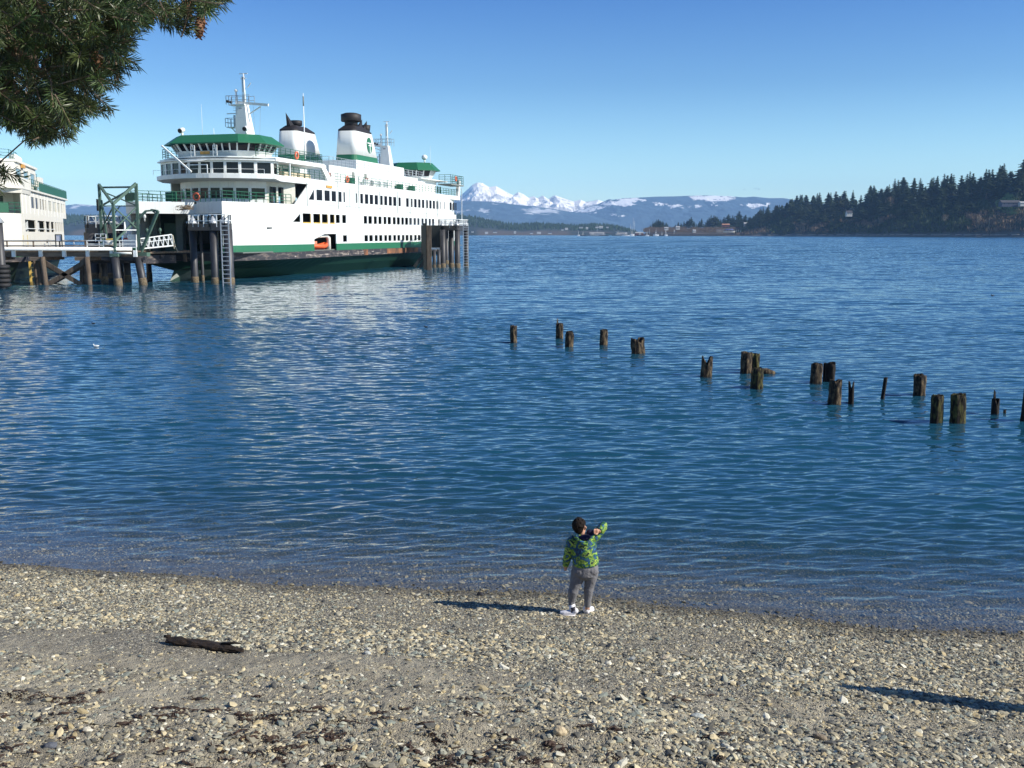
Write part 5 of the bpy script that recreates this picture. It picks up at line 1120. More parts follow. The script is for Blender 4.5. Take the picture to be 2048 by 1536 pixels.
# ================================================================== THE BOY
def remeshed(mb, name, m, parent, vox=.01, smooth=3, uvm=None):
    o = mb.build(name, m, parent); r = o.modifiers.new('r', 'REMESH'); r.mode = 'VOXEL'; r.voxel_size = vox; r.use_smooth_shade = True
    if smooth: s = o.modifiers.new('s', 'SMOOTH'); s.factor = .5; s.iterations = smooth
    return o
def build_boy():
    p = G(1158, 1229, .05)
    for _ in range(5): p = G(1158, 1229, gzf(p.x, p.y))
    Yb = p.y
    def B(zx, zy, dy=0.0): return A(1060 + zx / 6.145, 1010 + zy / 6.145, Yb + dy)
    T = empty('person', 'child in green camouflage jacket and grey joggers, arm cocked to throw at the water edge', 'person', (p.x, p.y, gzf(p.x, p.y)))
    bpy.context.view_layer.update(); off = Vector(T.location)
    def add(mb): mb.v = [(v[0] - off.x, v[1] - off.y, v[2] - off.z) for v in mb.v]; return mb
    skin = mat('warm_skin', (.52, .29, .19), .5, var=.06); hair = mat('black_hair', (.006, .005, .004), .75, c2=(.022, .015, .011), scale=60, stretch=(1, 1, .2), spec=.15, bump=.5)
    # body
    mb = MB()
    mb.tube([B(680, 760, -.01), B(665, 600, -.01), B(650, 440, 0), B(640, 385, 0)], [(.11, .09), (.105, .09), (.13, .08), (.06, .05)], 14)
    mb.tube([B(645, 400, 0), B(640, 345, 0.0), B(628, 300, .01)], [.048, .043, .05], 12)
    mb.ell(B(602, 258, .02), (.079, .088, .098), 18, 14); mb.ell(B(628, 290, .06), (.062, .062, .075), 14, 10)      # skull and jaw, facing right and away
    mb.ell(B(672, 282, .085), (.018, .02, .016), 8, 6); mb.ell(B(660, 318, .08), (.02, .018, .008), 8, 6); mb.ell(B(664, 255, .075), (.02, .02, .012), 8, 6)   # nose, mouth, brow
    mb.tube([B(681, 262, -.015), B(687, 280, -.018), B(680, 298, -.01)], [(.010, .018), (.012, .02), (.007, .012)], 8)     # ear
    mb.tube([B(780, 400, 0), B(850, 330, .03), B(905, 262, .02), B(870, 300, -.06), B(838, 325, -.11)], [.045, .042, .038, .032, .026], 12)
    mb.tube([B(510, 420, 0), B(470, 590, .0), B(440, 735, .03)], [.045, .038, .026], 12)
    # hands: right, closing round a pebble
    W_ = B(836, 322, -.12); Pm = B(822, 322, -.15); mb.ell(Pm, (.03, .022, .034), 12, 8)
    for k, (dx, dz, L) in enumerate(((-.022, .026, .9), (-.028, .010, 1.0), (-.028, -.007, .95), (-.022, -.023, .78))):
        a = Pm + Vector((dx * .6, -.004, dz)); b_ = a + Vector((-.024 * L, -.010, .004)); c = b_ + Vector((-.004, -.022 * L, -.004)); d = c + Vector((.016 * L, -.008, -.002)); mb.tube([a, b_, c, d], [.0088, .0082, .0075, .006], 8)
    mb.tube([Pm + Vector((.012, -.005, -.026)), Pm + Vector((-.004, -.022, -.036)), Pm + Vector((-.018, -.036, -.026))], [.011, .0095, .007], 8)
    # left hand inside the sleeve end, fingers curled
    Pl = B(436, 762, .03); mb.ell(Pl, (.024, .018, .032), 10, 8)
    for k in range(4): a = Pl + Vector((-.014 + .010 * k, -.004, -.022)); mb.tube([a, a + Vector((0, .004, -.02)), a + Vector((0, .018, -.030))], [.0078, .0072, .006], 7)
    mb.tube([Pl + Vector((.018, 0, .004)), Pl + Vector((.024, .010, -.016))], [.009, .0065], 7)
    for pts, rs in ((((600, 790), (555, 960), (528, 1090), (512, 1230), (508, 1320)), (.075, .062, .045, .030, .030)), (((755, 790), (742, 930), (722, 1060), (708, 1190), (706, 1280)), (.075, .062, .045, .029, .030))):
        mb.tube([B(x, y, .0) for x, y in pts], rs, 12)
    bo_ = remeshed(add(mb), 'body', skin, T, .0075, 2)
    mb = MB(); mb.ell(B(594, 252, .008), (.084, .090, .098), 18, 14); mb.ell(B(598, 305, -.022), (.060, .050, .055), 14, 10); mb.ell(B(628, 222, .045), (.062, .062, .062), 14, 8); rq = random.Random(5)
    for k in range(60): a_ = rq.uniform(0, 6.28); e_ = rq.uniform(-.2, 1.4); c_ = B(597, 248, .005) + Vector((math.cos(a_) * math.cos(e_) * .080, math.sin(a_) * math.cos(e_) * .086, math.sin(e_) * .094)); mb.ell(c_, (.013, .013, .013), 6, 4)
    remeshed(add(mb), 'hair', hair, T, .0065, 1)
    # jacket
    jm = bpy.data.materials.new('camouflage_cloth'); jm.use_nodes = True; n = jm.node_tree.nodes; l = jm.node_tree.links; b = n['Principled BSDF']; b.inputs['Roughness'].default_value = .7
    tc = n.new('ShaderNodeTexCoord'); mp = n.new('ShaderNodeMapping'); mp.inputs['Scale'].default_value = (1, 1, 1.35); l.new(tc.outputs['Object'], mp.inputs[0])
    z = n.new('ShaderNodeTexNoise'); z.inputs['Scale'].default_value = 10; z.inputs['Detail'].default_value = 3.5; z.inputs['Roughness'].default_value = .62; z.inputs['Distortion'].default_value = .8; l.new(mp.outputs[0], z.inputs['Vector'])
    rp = n.new('ShaderNodeValToRGB'); rp.color_ramp.interpolation = 'CONSTANT'; e = rp.color_ramp.elements; e[0].position = 0; e[0].color = (.008, .03, .07, 1); e[1].position = .40; e[1].color = (.02, .11, .26, 1)
    for pz, c in ((.445, (.012, .07, .03)), (.485, (.05, .20, .04)), (.515, (.34, .48, .05)), (.545, (.03, .13, .03)), (.58, (.42, .56, .09)), (.615, (.01, .04, .025))): q = e.new(pz); q.color = (*c, 1)
    l.new(z.outputs[0], rp.inputs[0]); l.new(rp.outputs[0], b.inputs['Base Color'])
    z2 = n.new('ShaderNodeTexNoise'); z2.inputs['Scale'].default_value = 22; z2.inputs['Detail'].default_value = 4; l.new(tc.outputs['Object'], z2.inputs['Vector']); bp = n.new('ShaderNodeBump'); bp.inputs['Distance'].default_value = .03; bp.inputs['Strength'].default_value = .7; l.new(z2.outputs[0], bp.inputs['Height']); l.new(bp.outputs[0], b.inputs['Normal'])
    mb = MB()
    mb.tube([B(688, 742, -.01), B(684, 700, -.01), B(668, 560, -.015), B(655, 460, -.005), B(648, 405, 0), B(642, 372, 0)], [(.165, .128), (.170, .13), (.158, .125), (.165, .118), (.130, .09), (.065, .06)], 20)
    mb.tube([B(760, 420, 0), B(800, 385, .01), B(860, 315, .03), B(905, 258, .025)], [.075, .070, .062, .060], 14); mb.ell(B(903, 258, .02), (.056, .056, .058), 12, 10)
    mb.tube([B(903, 262, .01), B(878, 292, -.05), B(852, 318, -.10)], [.054, .050, .040], 14)
    mb.tube([B(560, 420, 0), B(510, 450, 0), B(472, 590, 0), B(448, 690, .02), B(434, 750, .03)], [.075, .072, .060, .052, .042], 14)
    jo = remeshed(add(mb), 'jacket', jm, T, .010, 3)
    # hood hanging on the back: rim and navy lining
    mb = MB(); rim = [B(562, 372, -.04), B(585, 420, -.115), B(640, 468, -.155), B(690, 488, -.16), B(735, 440, -.13), B(775, 385, -.08), B(800, 350, -.03)]
    mb.tube(rim, [.018, .024, .028, .028, .026, .022, .014], 10); mb.tube([B(590, 400, -.04), B(660, 455, -.10), B(760, 400, -.04)], [.05, .055, .05], 12)
    remeshed(add(mb), 'hood', jm, jo, .008, 2)
    mb = MB(); mb.ell(B(675, 408, -.095), (.086, .055, .050), 14, 10); mb.ell(B(740, 340, -.01), (.055, .06, .045), 12, 8); remeshed(add(mb), 'hood_lining', mat('navy_lining', (.008, .008, .035), .8), jo, .009, 2)
    # trousers
    gm = mat('grey_jersey', (.17, .17, .18), .9, var=.14, scale=26, bump=.35)
    mb = MB(); mb.tube([B(684, 690, 0), B(680, 770, -.01), B(672, 850, -.015), B(668, 880, 0)], [(.155, .115), (.172, .125), (.150, .118), (.09, .08)], 18)
    mb.ell(B(610, 810, -.045), (.092, .085, .088), 12, 10); mb.ell(B(755, 795, -.045), (.092, .085, .088), 12, 10)
    mb.tube([B(598, 810, 0), B(575, 920, 0), B(540, 1030, -.01), B(530, 1060, -.015), B(520, 1130, .0), B(512, 1190, .01), B(510, 1235, .01)], [.10, .088, .066, .068, .056, .046, .040], 16)
    mb.tube([B(760, 800, 0), B(748, 900, 0), B(728, 1000, .01), B(722, 1040, .005), B(715, 1110, .01), B(708, 1185, .01), B(706, 1250, .012)], [.095, .082, .066, .066, .056, .048, .042], 16)
    for cx, cy, r_ in ((552, 985, .078), (536, 1045, .072), (524, 1105, .062), (738, 950, .073), (727, 1020, .066), (718, 1085, .060), (512, 1215, .048), (707, 1180, .043)):     # gathered folds
        mb.tube([B(cx - r_ * 800 * .9, cy + 14, -.02), B(cx, cy, -r_ * .72), B(cx + r_ * 800 * .9, cy - 14, -.02)], [.010, .014, .010], 8)
    remeshed(add(mb), 'trousers', gm, T, .0085, 2)
    sw_ = mat('white_shoe', (.72, .72, .76), .6); dk = mat('black_shoe_panel', (.025, .025, .04), .6)
    for zx, zy, d, sock in ((505, 1335, Vector((-.9, .12, 0)), (512, 1262)), (712, 1290, Vector((.42, .62, 0)), (708, 1225))):
        c = B(zx, zy, 0); gx = gzf(c.x, c.y); c = G(1060 + zx / 6.145, 1010 + (zy + 22) / 6.145, gx); c.z = gzf(c.x, c.y) + .028; d = d.normalized(); heel = c - d * .055; toe = c + d * .145
        if zx > 600: heel, toe = c - d * .06, c + d * .12
        mb = MB(); mb.tube([heel, c + d * .02, c + d * .09, toe], [(.036, .038), (.040, .040), (.042, .032), (.026, .020)], 14); mb.ell(heel + Vector((0, 0, .035)), (.042, .042, .04), 12, 8)
        sh = remeshed(add(mb), 'shoe', sw_, T, .008, 2)
        mb = MB(); mb.tube([heel - Vector((0, 0, .018)), c + d * .09 - Vector((0, 0, .018)), toe - Vector((0, 0, .014))], [(.046, .014), (.048, .013), (.030, .012)], 12); add(mb).build('sole', mat('sole_white', (.62, .60, .60), .7), sh)
        mb = MB()
        for k in range(3): q = c + d * (-.01 + .035 * k) + Vector((0, -.0, .044 - .012 * k)); s_ = Vector((-d.y, d.x, 0)) * .036; mb.tube([q - s_ - Vector((0, 0, .025)), q, q + s_ - Vector((0, 0, .025))], [.006, .008, .006], 6)
        mb.tube([heel + Vector((0, 0, .055)), c + Vector((0, 0, .05))], [.038, .03], 10); add(mb).build('shoe_panel', dk, sh)
        mb = MB(); s0 = B(*sock, 0.01 if zx < 600 else .03); s0.z += .05; mb.tube([heel + d * .03 + Vector((0, 0, .03)), s0], [.042, .043], 12); add(mb).build('sock', mat('white_sock', (.78, .78, .80), .9), T)
    return T
build_boy()
mb = MB()
# ================================================================== FIR TREE OVERHANGING THE TOP LEFT
def build_fir():
    tx, ty = -3.9, 1.6; tz = gzf(tx, ty)
    T = empty('fir_tree', 'fir tree whose dense needled branches hang into the top left corner', 'tree', (tx, ty, tz)); off = Vector((tx, ty, tz))
    barkm = mat('fir_bark', (.055, .04, .03), .95, c2=(.20, .16, .12), scale=6, stretch=(2, 2, .4), bump=.8); twigm = mat('pale_twig_bark', (.06, .04, .025), .9, c2=(.24, .18, .13), scale=20)
    mb = MB(); mb.tube([(0, 0, -.4), (0, 0, .2), (.05, 0, 3), (.02, .05, 7), (0, 0, 11)], [.34, .27, .21, .13, .03], 14); mb.build('trunk', barkm, T)
    g = np.random.default_rng(9)
    poly = [(-90, -60), (300, -60), (440, -40), (432, -5), (405, 20), (392, 45), (372, 40), (345, 55), (318, 42), (300, 25), (262, 30), (262, 60), (246, 75), (252, 100), (244, 130), (236, 152), (212, 165), (200, 195), (185, 220), (165, 215), (140, 235), (112, 262), (98, 285), (78, 276), (58, 280), (42, 250), (18, 245), (0, 225), (-20, 240), (-90, 240)]
    def inside(x, y):
        c = False; j = len(poly) - 1
        for i in range(len(poly)):
            if (poly[i][1] > y) != (poly[j][1] > y) and x < (poly[j][0] - poly[i][0]) * (y - poly[i][1]) / (poly[j][1] - poly[i][1]) + poly[i][0]: c = not c
            j = i
        return c
    # limbs leading in from the trunk
    limbs = [[(-380, -120, 1.9), (-60, 20, 2.1), (30, 85, 2.15), (70, 130, 2.2), (105, 160, 2.25), (160, 210, 2.3)], [(-380, -200, 2.1), (-50, -60, 2.3), (120, -10, 2.4), (260, 20, 2.45), (380, 25, 2.5)], [(-380, 40, 2.0), (-60, 150, 2.1), (40, 200, 2.2), (95, 270, 2.25)], [(-380, 200, 2.0), (-60, 320, 2.1), (0, 345, 2.1)], [(-300, -250, 2.0), (0, -80, 2.2), (120, 60, 2.25), (210, 120, 2.3), (235, 160, 2.35)], [(30, 85, 2.15), (25, 105, 2.15), (60, 135, 2.12), (85, 150, 2.1)]]
    LP = []
    for L in limbs:
        pts = [A(*q) for q in L]; fine = []
        for a, b in zip(pts, pts[1:]):
            for k in range(5): fine.append(a.lerp(b, k / 5) + Vector(g.normal(0, .006, 3)))
        fine.append(pts[-1]); LP += fine; n = len(fine); pts0 = [off + Vector((0, 0, 3.0))] + fine if L is not limbs[5] else fine
        mb = MB(); mb.tube([q - off for q in pts0], list(np.linspace(.024 if L is limbs[0] else .018, .0035, len(pts0))) if L is not limbs[5] else list(np.linspace(.006, .003, n)), 8); mb.build('branch', twigm, T)
    LPn = np.array([tuple(q) for q in LP])
    Vn = []; Vt = MB(); Cn = []
    spots = []
    while len(spots) < 560:
        x, y = g.uniform(-90, 460), g.uniform(-60, 325)
        if inside(x, y) and (x < 300 or g.random() < .8): spots.append((x, y, g.uniform(1.95, 2.75), 0))
    for i in range(len(poly)):
        a, b = poly[i], poly[(i + 1) % len(poly)]; L = math.dist(a, b)
        for k in range(int(L / 17)): t = (k + g.random()) / (L / 17); x, y = a[0] + (b[0] - a[0]) * t, a[1] + (b[1] - a[1]) * t; spots.append((x - g.uniform(5, 26), y - g.uniform(8, 26), g.uniform(2.0, 2.6), 1)) if x > -60 and y > -40 else None
    for q in ((-26, 336), (-12, 340), (-4, 350), (-20, 352), (6, 343), (-34, 350)): spots.append((*q, 2.1, 1))
    for x, y, Y, edge in spots:
        tip = A(x, y, Y); d0 = LPn - np.array(tuple(tip)); dist = np.linalg.norm(d0, axis=1) + g.random(len(LPn)) * .05; near = Vector(LPn[int(np.argmin(dist))])
        dirv = (tip - near); dirv = dirv.normalized() if dirv.length > 1e-4 else Vector((1, 0, 0))
        dirv = (dirv * .7 + Vector((.55, 0, -.38)) + Vector(g.normal(0, .62, 3))).normalized()
        L = g.uniform(.04, .08); base = tip - dirv * L * .5; end = tip + dirv * L * .5
        Vt.bar(base - off, end - off, .0022)
        if (near - base).length < .10 and g.random() < .6: Vt.bar(near - off, base - off, .0026)
        a1 = dirv.orthogonal().normalized(); a2 = dirv.cross(a1); nn = int(g.uniform(60, 92))
        tone = g.uniform(.65, 1.5); yel = g.uniform(0, 1)
        for k in range(nn):
            t = (k + g.random()) / nn; ph = g.random() * 6.283; p = base.lerp(end, t ** .85); fw = .35 + 1.0 * t ** 2 + g.normal(0, .12)
            nd = (a1 * math.cos(ph) + a2 * math.sin(ph) + dirv * fw).normalized(); nl = g.uniform(.019, .032); w = .00115
            sd = nd.cross(Vector((g.normal(), g.normal(), g.normal()))).normalized(); s2 = nd.cross(sd); m_ = p + nd * nl * .55 + dirv * .001; q = p + nd * nl
            Vn += [p, m_ + sd * w, m_ - sd * .5 * w + s2 * .87 * w, m_ - sd * .5 * w - s2 * .87 * w, q]; c = (.032 * tone * (1 + .6 * yel), .066 * tone, .018 * tone); Cn += [c] * 5
    V = np.array([tuple(v - off) for v in Vn]); n = len(V) // 5
    f0 = np.array([(0, 1, 2), (0, 2, 3), (0, 3, 1), (4, 2, 1), (4, 3, 2), (4, 1, 3)]); Fq = (f0[None] + (np.arange(n) * 5)[:, None, None]).reshape(-1, 3)
    me = npmesh('needles', V, Fq, False, np.array(Cn)); link('needles', me, mat('fir_needles', (.9, .9, .9), .45, c2=(1.1, 1.1, 1.1), scale=30, attr='tint', spec=.5), T)
    Vt.build('twigs', twigm, T)
    cm = mat('fir_cone', (.07, .03, .015), .8, c2=(.26, .13, .07), scale=60)
    for px, py, Y in ((398, 58, 2.42), (402, 42, 2.45), (330, 22, 2.4), (300, 30, 2.5), (262, 26, 2.4), (80, 8, 2.05), (190, 122, 2.05), (240, 62, 2.1), (375, 18, 2.4)):
        c = A(px, py, Y) - off; mb = MB(); mb.ell(c, (.011, .011, .021), 10, 8)
        for k in range(46):
            t = (k + .5) / 46; zz = .021 * (1 - 2 * t); r_ = .011 * math.sqrt(max(0, 1 - (zz / .021) ** 2)) + .001; a = k * 2.4; q = c + Vector((r_ * math.cos(a), r_ * math.sin(a), zz)); o_ = Vector((math.cos(a), math.sin(a), -.5)) * .006; s_ = Vector((-math.sin(a), math.cos(a), 0)) * .004
            mb.add([q + s_, q - s_, q + o_ - s_ * .5, q + o_ + s_ * .5], [(0, 1, 2, 3)])
        mb.build('cone', cm, T)
    # the rest of the crown, out of the picture: a few coarse boughs so the trunk is not bare
    mb = MB(); rg = random.Random(3)
    for k in range(26):
        z = 3.4 + k * .27; a = rg.uniform(1.7, 4.7); L = 2.0 * (1 - k / 34); d = Vector((math.cos(a), math.sin(a), -.15)); p = Vector((0, 0, z)); mb.bar(p, p + d * L, .03)
        for j in range(60):
            q = p + d * L * rg.uniform(.15, 1) + Vector((rg.gauss(0, .16), rg.gauss(0, .16), rg.gauss(0, .06))); e1 = Vector((rg.gauss(0, 1), rg.gauss(0, 1), rg.gauss(0, .4))).normalized() * .10; e2 = e1.orthogonal().normalized() * .012; mb.add([q - e2, q + e2, q + e1], [(0, 1, 2)])
    mb.build('boughs', mat('fir_boughs', (.03, .05, .02), .6), T)
build_fir()
# ================================================================== FAR LAND
def prof(pts, x): xs, ys = zip(*pts); return np.interp(x, xs, ys)
def terrain(name, crest, Yc, D, px0, px1, m, nz=.10, seed=1, nu=520, nv=70, shape=.9, back=.6, col=None, freq=1.0, jag=0.0, warp=0.0):
    u = np.linspace(px0, px1, nu); v = np.linspace(0, 1 + back, nv); U, Vv = np.meshgrid(u, v)
    X0 = (U - 1024) / F; Yy = Yc + (Vv - 1) * D; X = X0 * Yc + (U - (px0 + px1) / 2) * 0
    UW = U + (fbm(X0 * Yc * 3.2 / D, Yy * 3.2 / D, 5, seed + 9, .55) - .5) * warp * np.clip(1 - Vv, 0, 1) ** .7; hpx = 468 - prof(crest, UW); H = np.maximum(hpx, -3) / F * Yc * 1.003 + CH
    sh = np.where(Vv <= 1, np.clip(Vv, 0, 1) ** shape, 1 - ((Vv - 1) / back) ** 1.5 * .9)
    k = freq * 9 / D
    n1 = fbm(X * k, Yy * k, 6, seed, .55) - .5
    rid = 1 - np.abs(fbm(X * k * .8 + 9, Yy * k * .5, 5, seed + 50, .55) * 2 - 1)
    amp = np.sin(np.clip(Vv, 0, 1) * np.pi) * .9 + jag
    Z = H * sh + H * nz * amp * (n1 * 2 + (rid - .6) * 1.6) - 2
    n, mm = X.shape; idx = np.arange(n * mm).reshape(n, mm); Fq = np.stack([idx[:-1, :-1], idx[:-1, 1:], idx[1:, 1:], idx[1:, :-1]], -1).reshape(-1, 4)
    PY = 468 - (Z - CH) / Yc * F
    c = col(U, PY, X, Yy, Z, Vv) if col is not None else None
    me = npmesh(name, np.stack([X, Yy, Z], -1).reshape(-1, 3), Fq, True, c.reshape(-1, 3) if c is not None else None)
    o = link(name, me, m); tag(o, kind='structure'); return X, Yy, Z
rockm = mat('mountain_surface', (.93, .93, .93), .85, c2=(1.05, 1.05, 1.05), scale=.004, attr='tint')
SNOW = np.array((1.0, .96, .88)); ROCK = np.array((.12, .14, .17)); HAZED_FOREST = np.array((.045, .085, .12)); PALE = np.array((.50, .52, .54))  # forest tone has distance haze mixed in: bluer and paler than the trees
baker = [(880, 425), (900, 412), (922, 394), (937, 381), (947, 372), (957, 367.6), (966, 368.5), (973, 373), (980, 376.6), (993, 374.5), (1001, 379), (1010, 384), (1019, 389), (1027, 392), (1037, 386), (1046, 390), (1056, 397), (1066, 394), (1073, 398.6), (1084, 393), (1095, 400), (1101, 396), (1107.5, 392.5), (1120, 396), (1134, 401), (1144, 404), (1159, 401), (1168, 405), (1180, 404), (1193, 401), (1210, 406), (1260, 420)]
def ell(U, V, cx, cy, rx, ry): return np.clip(1.6 - 1.6 * (((U - cx) / rx) ** 2 + ((V - cy) / ry) ** 2), 0, 1)
def col_b(U, PY, X, Y, Z, V):
    q = fbm(X * .005, Y * .009 + Z * .018, 5, 5, .65); lim = prof([(880, 392), (960, 380), (1020, 397), (1060, 403), (1300, 408)], U)
    rk = np.clip((q - .60 + (PY - lim) * .010) * 14, 0, 1) * .62
    return SNOW * (1 - rk[..., None]) + ROCK * rk[..., None]
terrain('snow_mountains', baker, 15000, 1800, 870, 1270, rockm, .10, 4, 900, 90, .85, .5, col_b, 1.1, .012, 150)
r2 = [(1090, 440), (1130, 428), (1160, 420), (1190, 411), (1215, 400), (1222, 401), (1245, 398), (1280, 396.5), (1310, 395), (1345, 394.5), (1400, 392.5), (1450, 394), (1480, 396.5), (1500, 395), (1530, 398), (1560, 398), (1590, 403), (1650, 410), (1800, 412), (1950, 405), (2100, 400), (2300, 400), (2500, 410)]
def col_2(U, PY, X, Y, Z, V):
    U = U + (fbm(X * .009, Y * .009, 5, 71, .6) - .5) * 46; PY = PY + (fbm(X * .012 + 5, Y * .012, 5, 72, .65) - .5) * 17
    s = np.maximum.reduce([ell(U, PY, 1253, 402, 27, 7), ell(U, PY, 1228, 410, 34, 6) * .85, ell(U, PY, 1165, 423, 24, 5), ell(U, PY, 1185, 418, 20, 3), ell(U, PY, 1415, 399, 52, 6.5), ell(U, PY, 1393, 399, 26, 5), ell(U, PY, 1302, 412, 8, 3), ell(U, PY, 1333, 416, 11, 3.5), ell(U, PY, 1403, 411, 6, 2.5), ell(U, PY, 1365, 417, 18, 2) * .5, ell(U, PY, 1485, 414, 26, 3) * .9, ell(U, PY, 1472, 418, 12, 1.6) * .7, ell(U, PY, 1505, 428, 12, 2) * .5, ell(U, PY, 1215, 434, 14, 2) * .4])
    nzz = fbm(X * .016, Y * .016 + Z * .05, 5, 8, .65); s = np.clip((s + (nzz - .5) * .9 - .35) * 5, 0, 1)
    f = HAZED_FOREST * (.8 + .5 * fbm(X * .01, Y * .01, 3, 2))[..., None]; return f * (1 - s[..., None]) + np.array((.88, .88, .86)) * s[..., None]
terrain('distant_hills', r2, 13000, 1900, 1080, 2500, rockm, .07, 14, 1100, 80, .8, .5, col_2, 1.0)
r1 = [(-500, 402), (0, 410), (60, 412), (100, 418), (133, 413), (150, 411), (165, 409.5), (190, 411), (230, 415), (300, 412), (500, 405), (700, 402), (850, 405), (905, 405.5), (935, 403.5), (963, 404), (1000, 406.5), (1035, 411), (1070, 414), (1100, 418), (1130, 423), (1170, 429), (1230, 445), (1270, 466)]
def col_1(U, PY, X, Y, Z, V):
    U = U + (fbm(X * .009, Y * .009, 5, 71, .6) - .5) * 46; PY = PY + (fbm(X * .012 + 5, Y * .012, 5, 72, .65) - .5) * 17
    s = np.maximum.reduce([ell(U, PY, 1000, 408, 9, 3), ell(U, PY, 973, 427, 15, 4.5) * .75, ell(U, PY, 1080, 425, 46, 7) * .62, ell(U, PY, 948, 424, 8, 2.5) * .6, ell(U, PY, 932, 427, 10, 1.8) * .5, ell(U, PY, 990, 440, 20, 2) * .35, ell(U, PY, 184, 416, 16, 2.2) * .7, ell(U, PY, 172, 420, 8, 1.5) * .6])
    nzz = fbm(X * .016, Y * .016 + Z * .05, 5, 9, .65); s = np.clip((s + (nzz - .5) * .5 - .28) * 3.2, 0, 1) * .8
    f = HAZED_FOREST * (.8 + .5 * fbm(X * .01, Y * .01, 3, 3))[..., None]; return f * (1 - s[..., None]) + PALE * 1.3 * s[..., None]
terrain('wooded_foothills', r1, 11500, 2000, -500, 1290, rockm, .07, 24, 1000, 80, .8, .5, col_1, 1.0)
# conifers: five kinds, crown and trunk
crownm = mat('conifer_crown', (.008, .020, .009), .8, c2=(.080, .125, .036), scale=.35, thr=(.35, .7)); n_ = crownm.node_tree.nodes; oi = n_.new('ShaderNodeObjectInfo'); mr = n_.new('ShaderNodeValToRGB'); ee = mr.color_ramp.elements; ee[0].position = 0; ee[0].color = (.55, .75, .75, 1); ee[1].position = 1; ee[1].color = (1.0, 1.0, .8, 1)
q_ = ee.new(.72); q_.color = (.85, .95, .8, 1); q_ = ee.new(.9); q_.color = (1.0, .78, .55, 1)
mm_ = n_.new('ShaderNodeMix'); mm_.data_type = 'RGBA'; mm_.blend_type = 'MULTIPLY'; mm_.inputs[0].default_value = 1; bs_ = n_['Principled BSDF']
crownm.node_tree.links.new(oi.outputs['Random'], mr.inputs[0]); crownm.node_tree.links.new(bs_.inputs['Base Color'].links[0].from_socket, mm_.inputs[6]); crownm.node_tree.links.new(mr.outputs[0], mm_.inputs[7]); crownm.node_tree.links.new(mm_.outputs[2], bs_.inputs['Base Color'])
trunkm = mat('conifer_trunk', (.13, .10, .08), .9)
bare = mat('bare_twigs', (.12, .085, .055), .95, c2=(.28, .205, .14), scale=.15)
def conifer(seed, slim=.22, start=.25, ragged=.5, lean=.0):
    g = random.Random(seed); c = MB(); nb = 34
    for k in range(nb):
        t = start + (1 - start) * (k + g.random()) / nb; w = slim * ((1 - t) ** .85 * 1.15 + .015) * (1 - ragged * g.random() ** 1.4); 
        for j in range(g.choice((2, 3, 4))):
            a = g.uniform(0, 6.283); L = w * g.uniform(.6, 1.15); dr = -g.uniform(.05, .35) + .25 * (t - .5)
            for q in range(6):
                r0 = L * (q + g.random()) / 6; p = Vector((math.cos(a) * r0 + lean * t * t, math.sin(a) * r0, t + dr * r0)); s = slim * (.15 + .16 * g.random()) * (.30 + .9 * (1 - t)) * (1.15 - .55 * r0 / max(L, .01))
                e1 = Vector((math.cos(a), math.sin(a), dr)) * s * 1.2; e2 = Vector((-math.sin(a), math.cos(a), g.uniform(-.3, .3))) * s * .7; e3 = Vector((0, 0, s * .35))
                c.add([p - e1 - e2 * .3, p + e2, p + e1, p - e2, p + e3, p - e3 * 1.3], [(0, 1, 4), (1, 2, 4), (2, 3, 4), (3, 0, 4), (1, 0, 5), (2, 1, 5), (3, 2, 5), (0, 3, 5)])
    t_ = MB(); t_.tube([(0, 0, -.12), (0, 0, .3), (lean * .5, 0, .75), (lean, 0, 1.0)], [.016, .013, .007, .002], 6)
    me = []
    for mb_, nm, mm in ((c, 'crown', crownm), (t_, 'trunk', trunkm)):
        m_ = bpy.data.meshes.new(nm); m_.from_pydata(mb_.v, [], mb_.f); m_.materials.append(mm); m_.update(); me.append(m_)
    return me
KIN = [conifer(1, .27, .15, .45), conifer(2, .33, .25, .6, .03), conifer(3, .24, .2, .55), conifer(4, .36, .35, .65, -.04), conifer(5, .30, .08, .35), conifer(6, .22, .4, .7, .03), conifer(7, .42, .10, .45), conifer(8, .46, .30, .75, .05), conifer(9, .40, .20, .8, -.05), conifer(10, .52, .05, .5)]
def plant(name, label, cat, grp, x, y, z, h, k, rz, wf=1.0):
    T = bpy.data.objects.new(name, None); COL.objects.link(T); T.location = (x, y, z); T.rotation_euler = (0, 0, rz); T.scale = (h * wf, h * wf, h); tag(T, label, cat, grp)
    for nm, m_ in zip(('crown', 'trunk'), KIN[k]): o = bpy.data.objects.new(nm, m_); COL.objects.link(o); o.parent = T
    return T
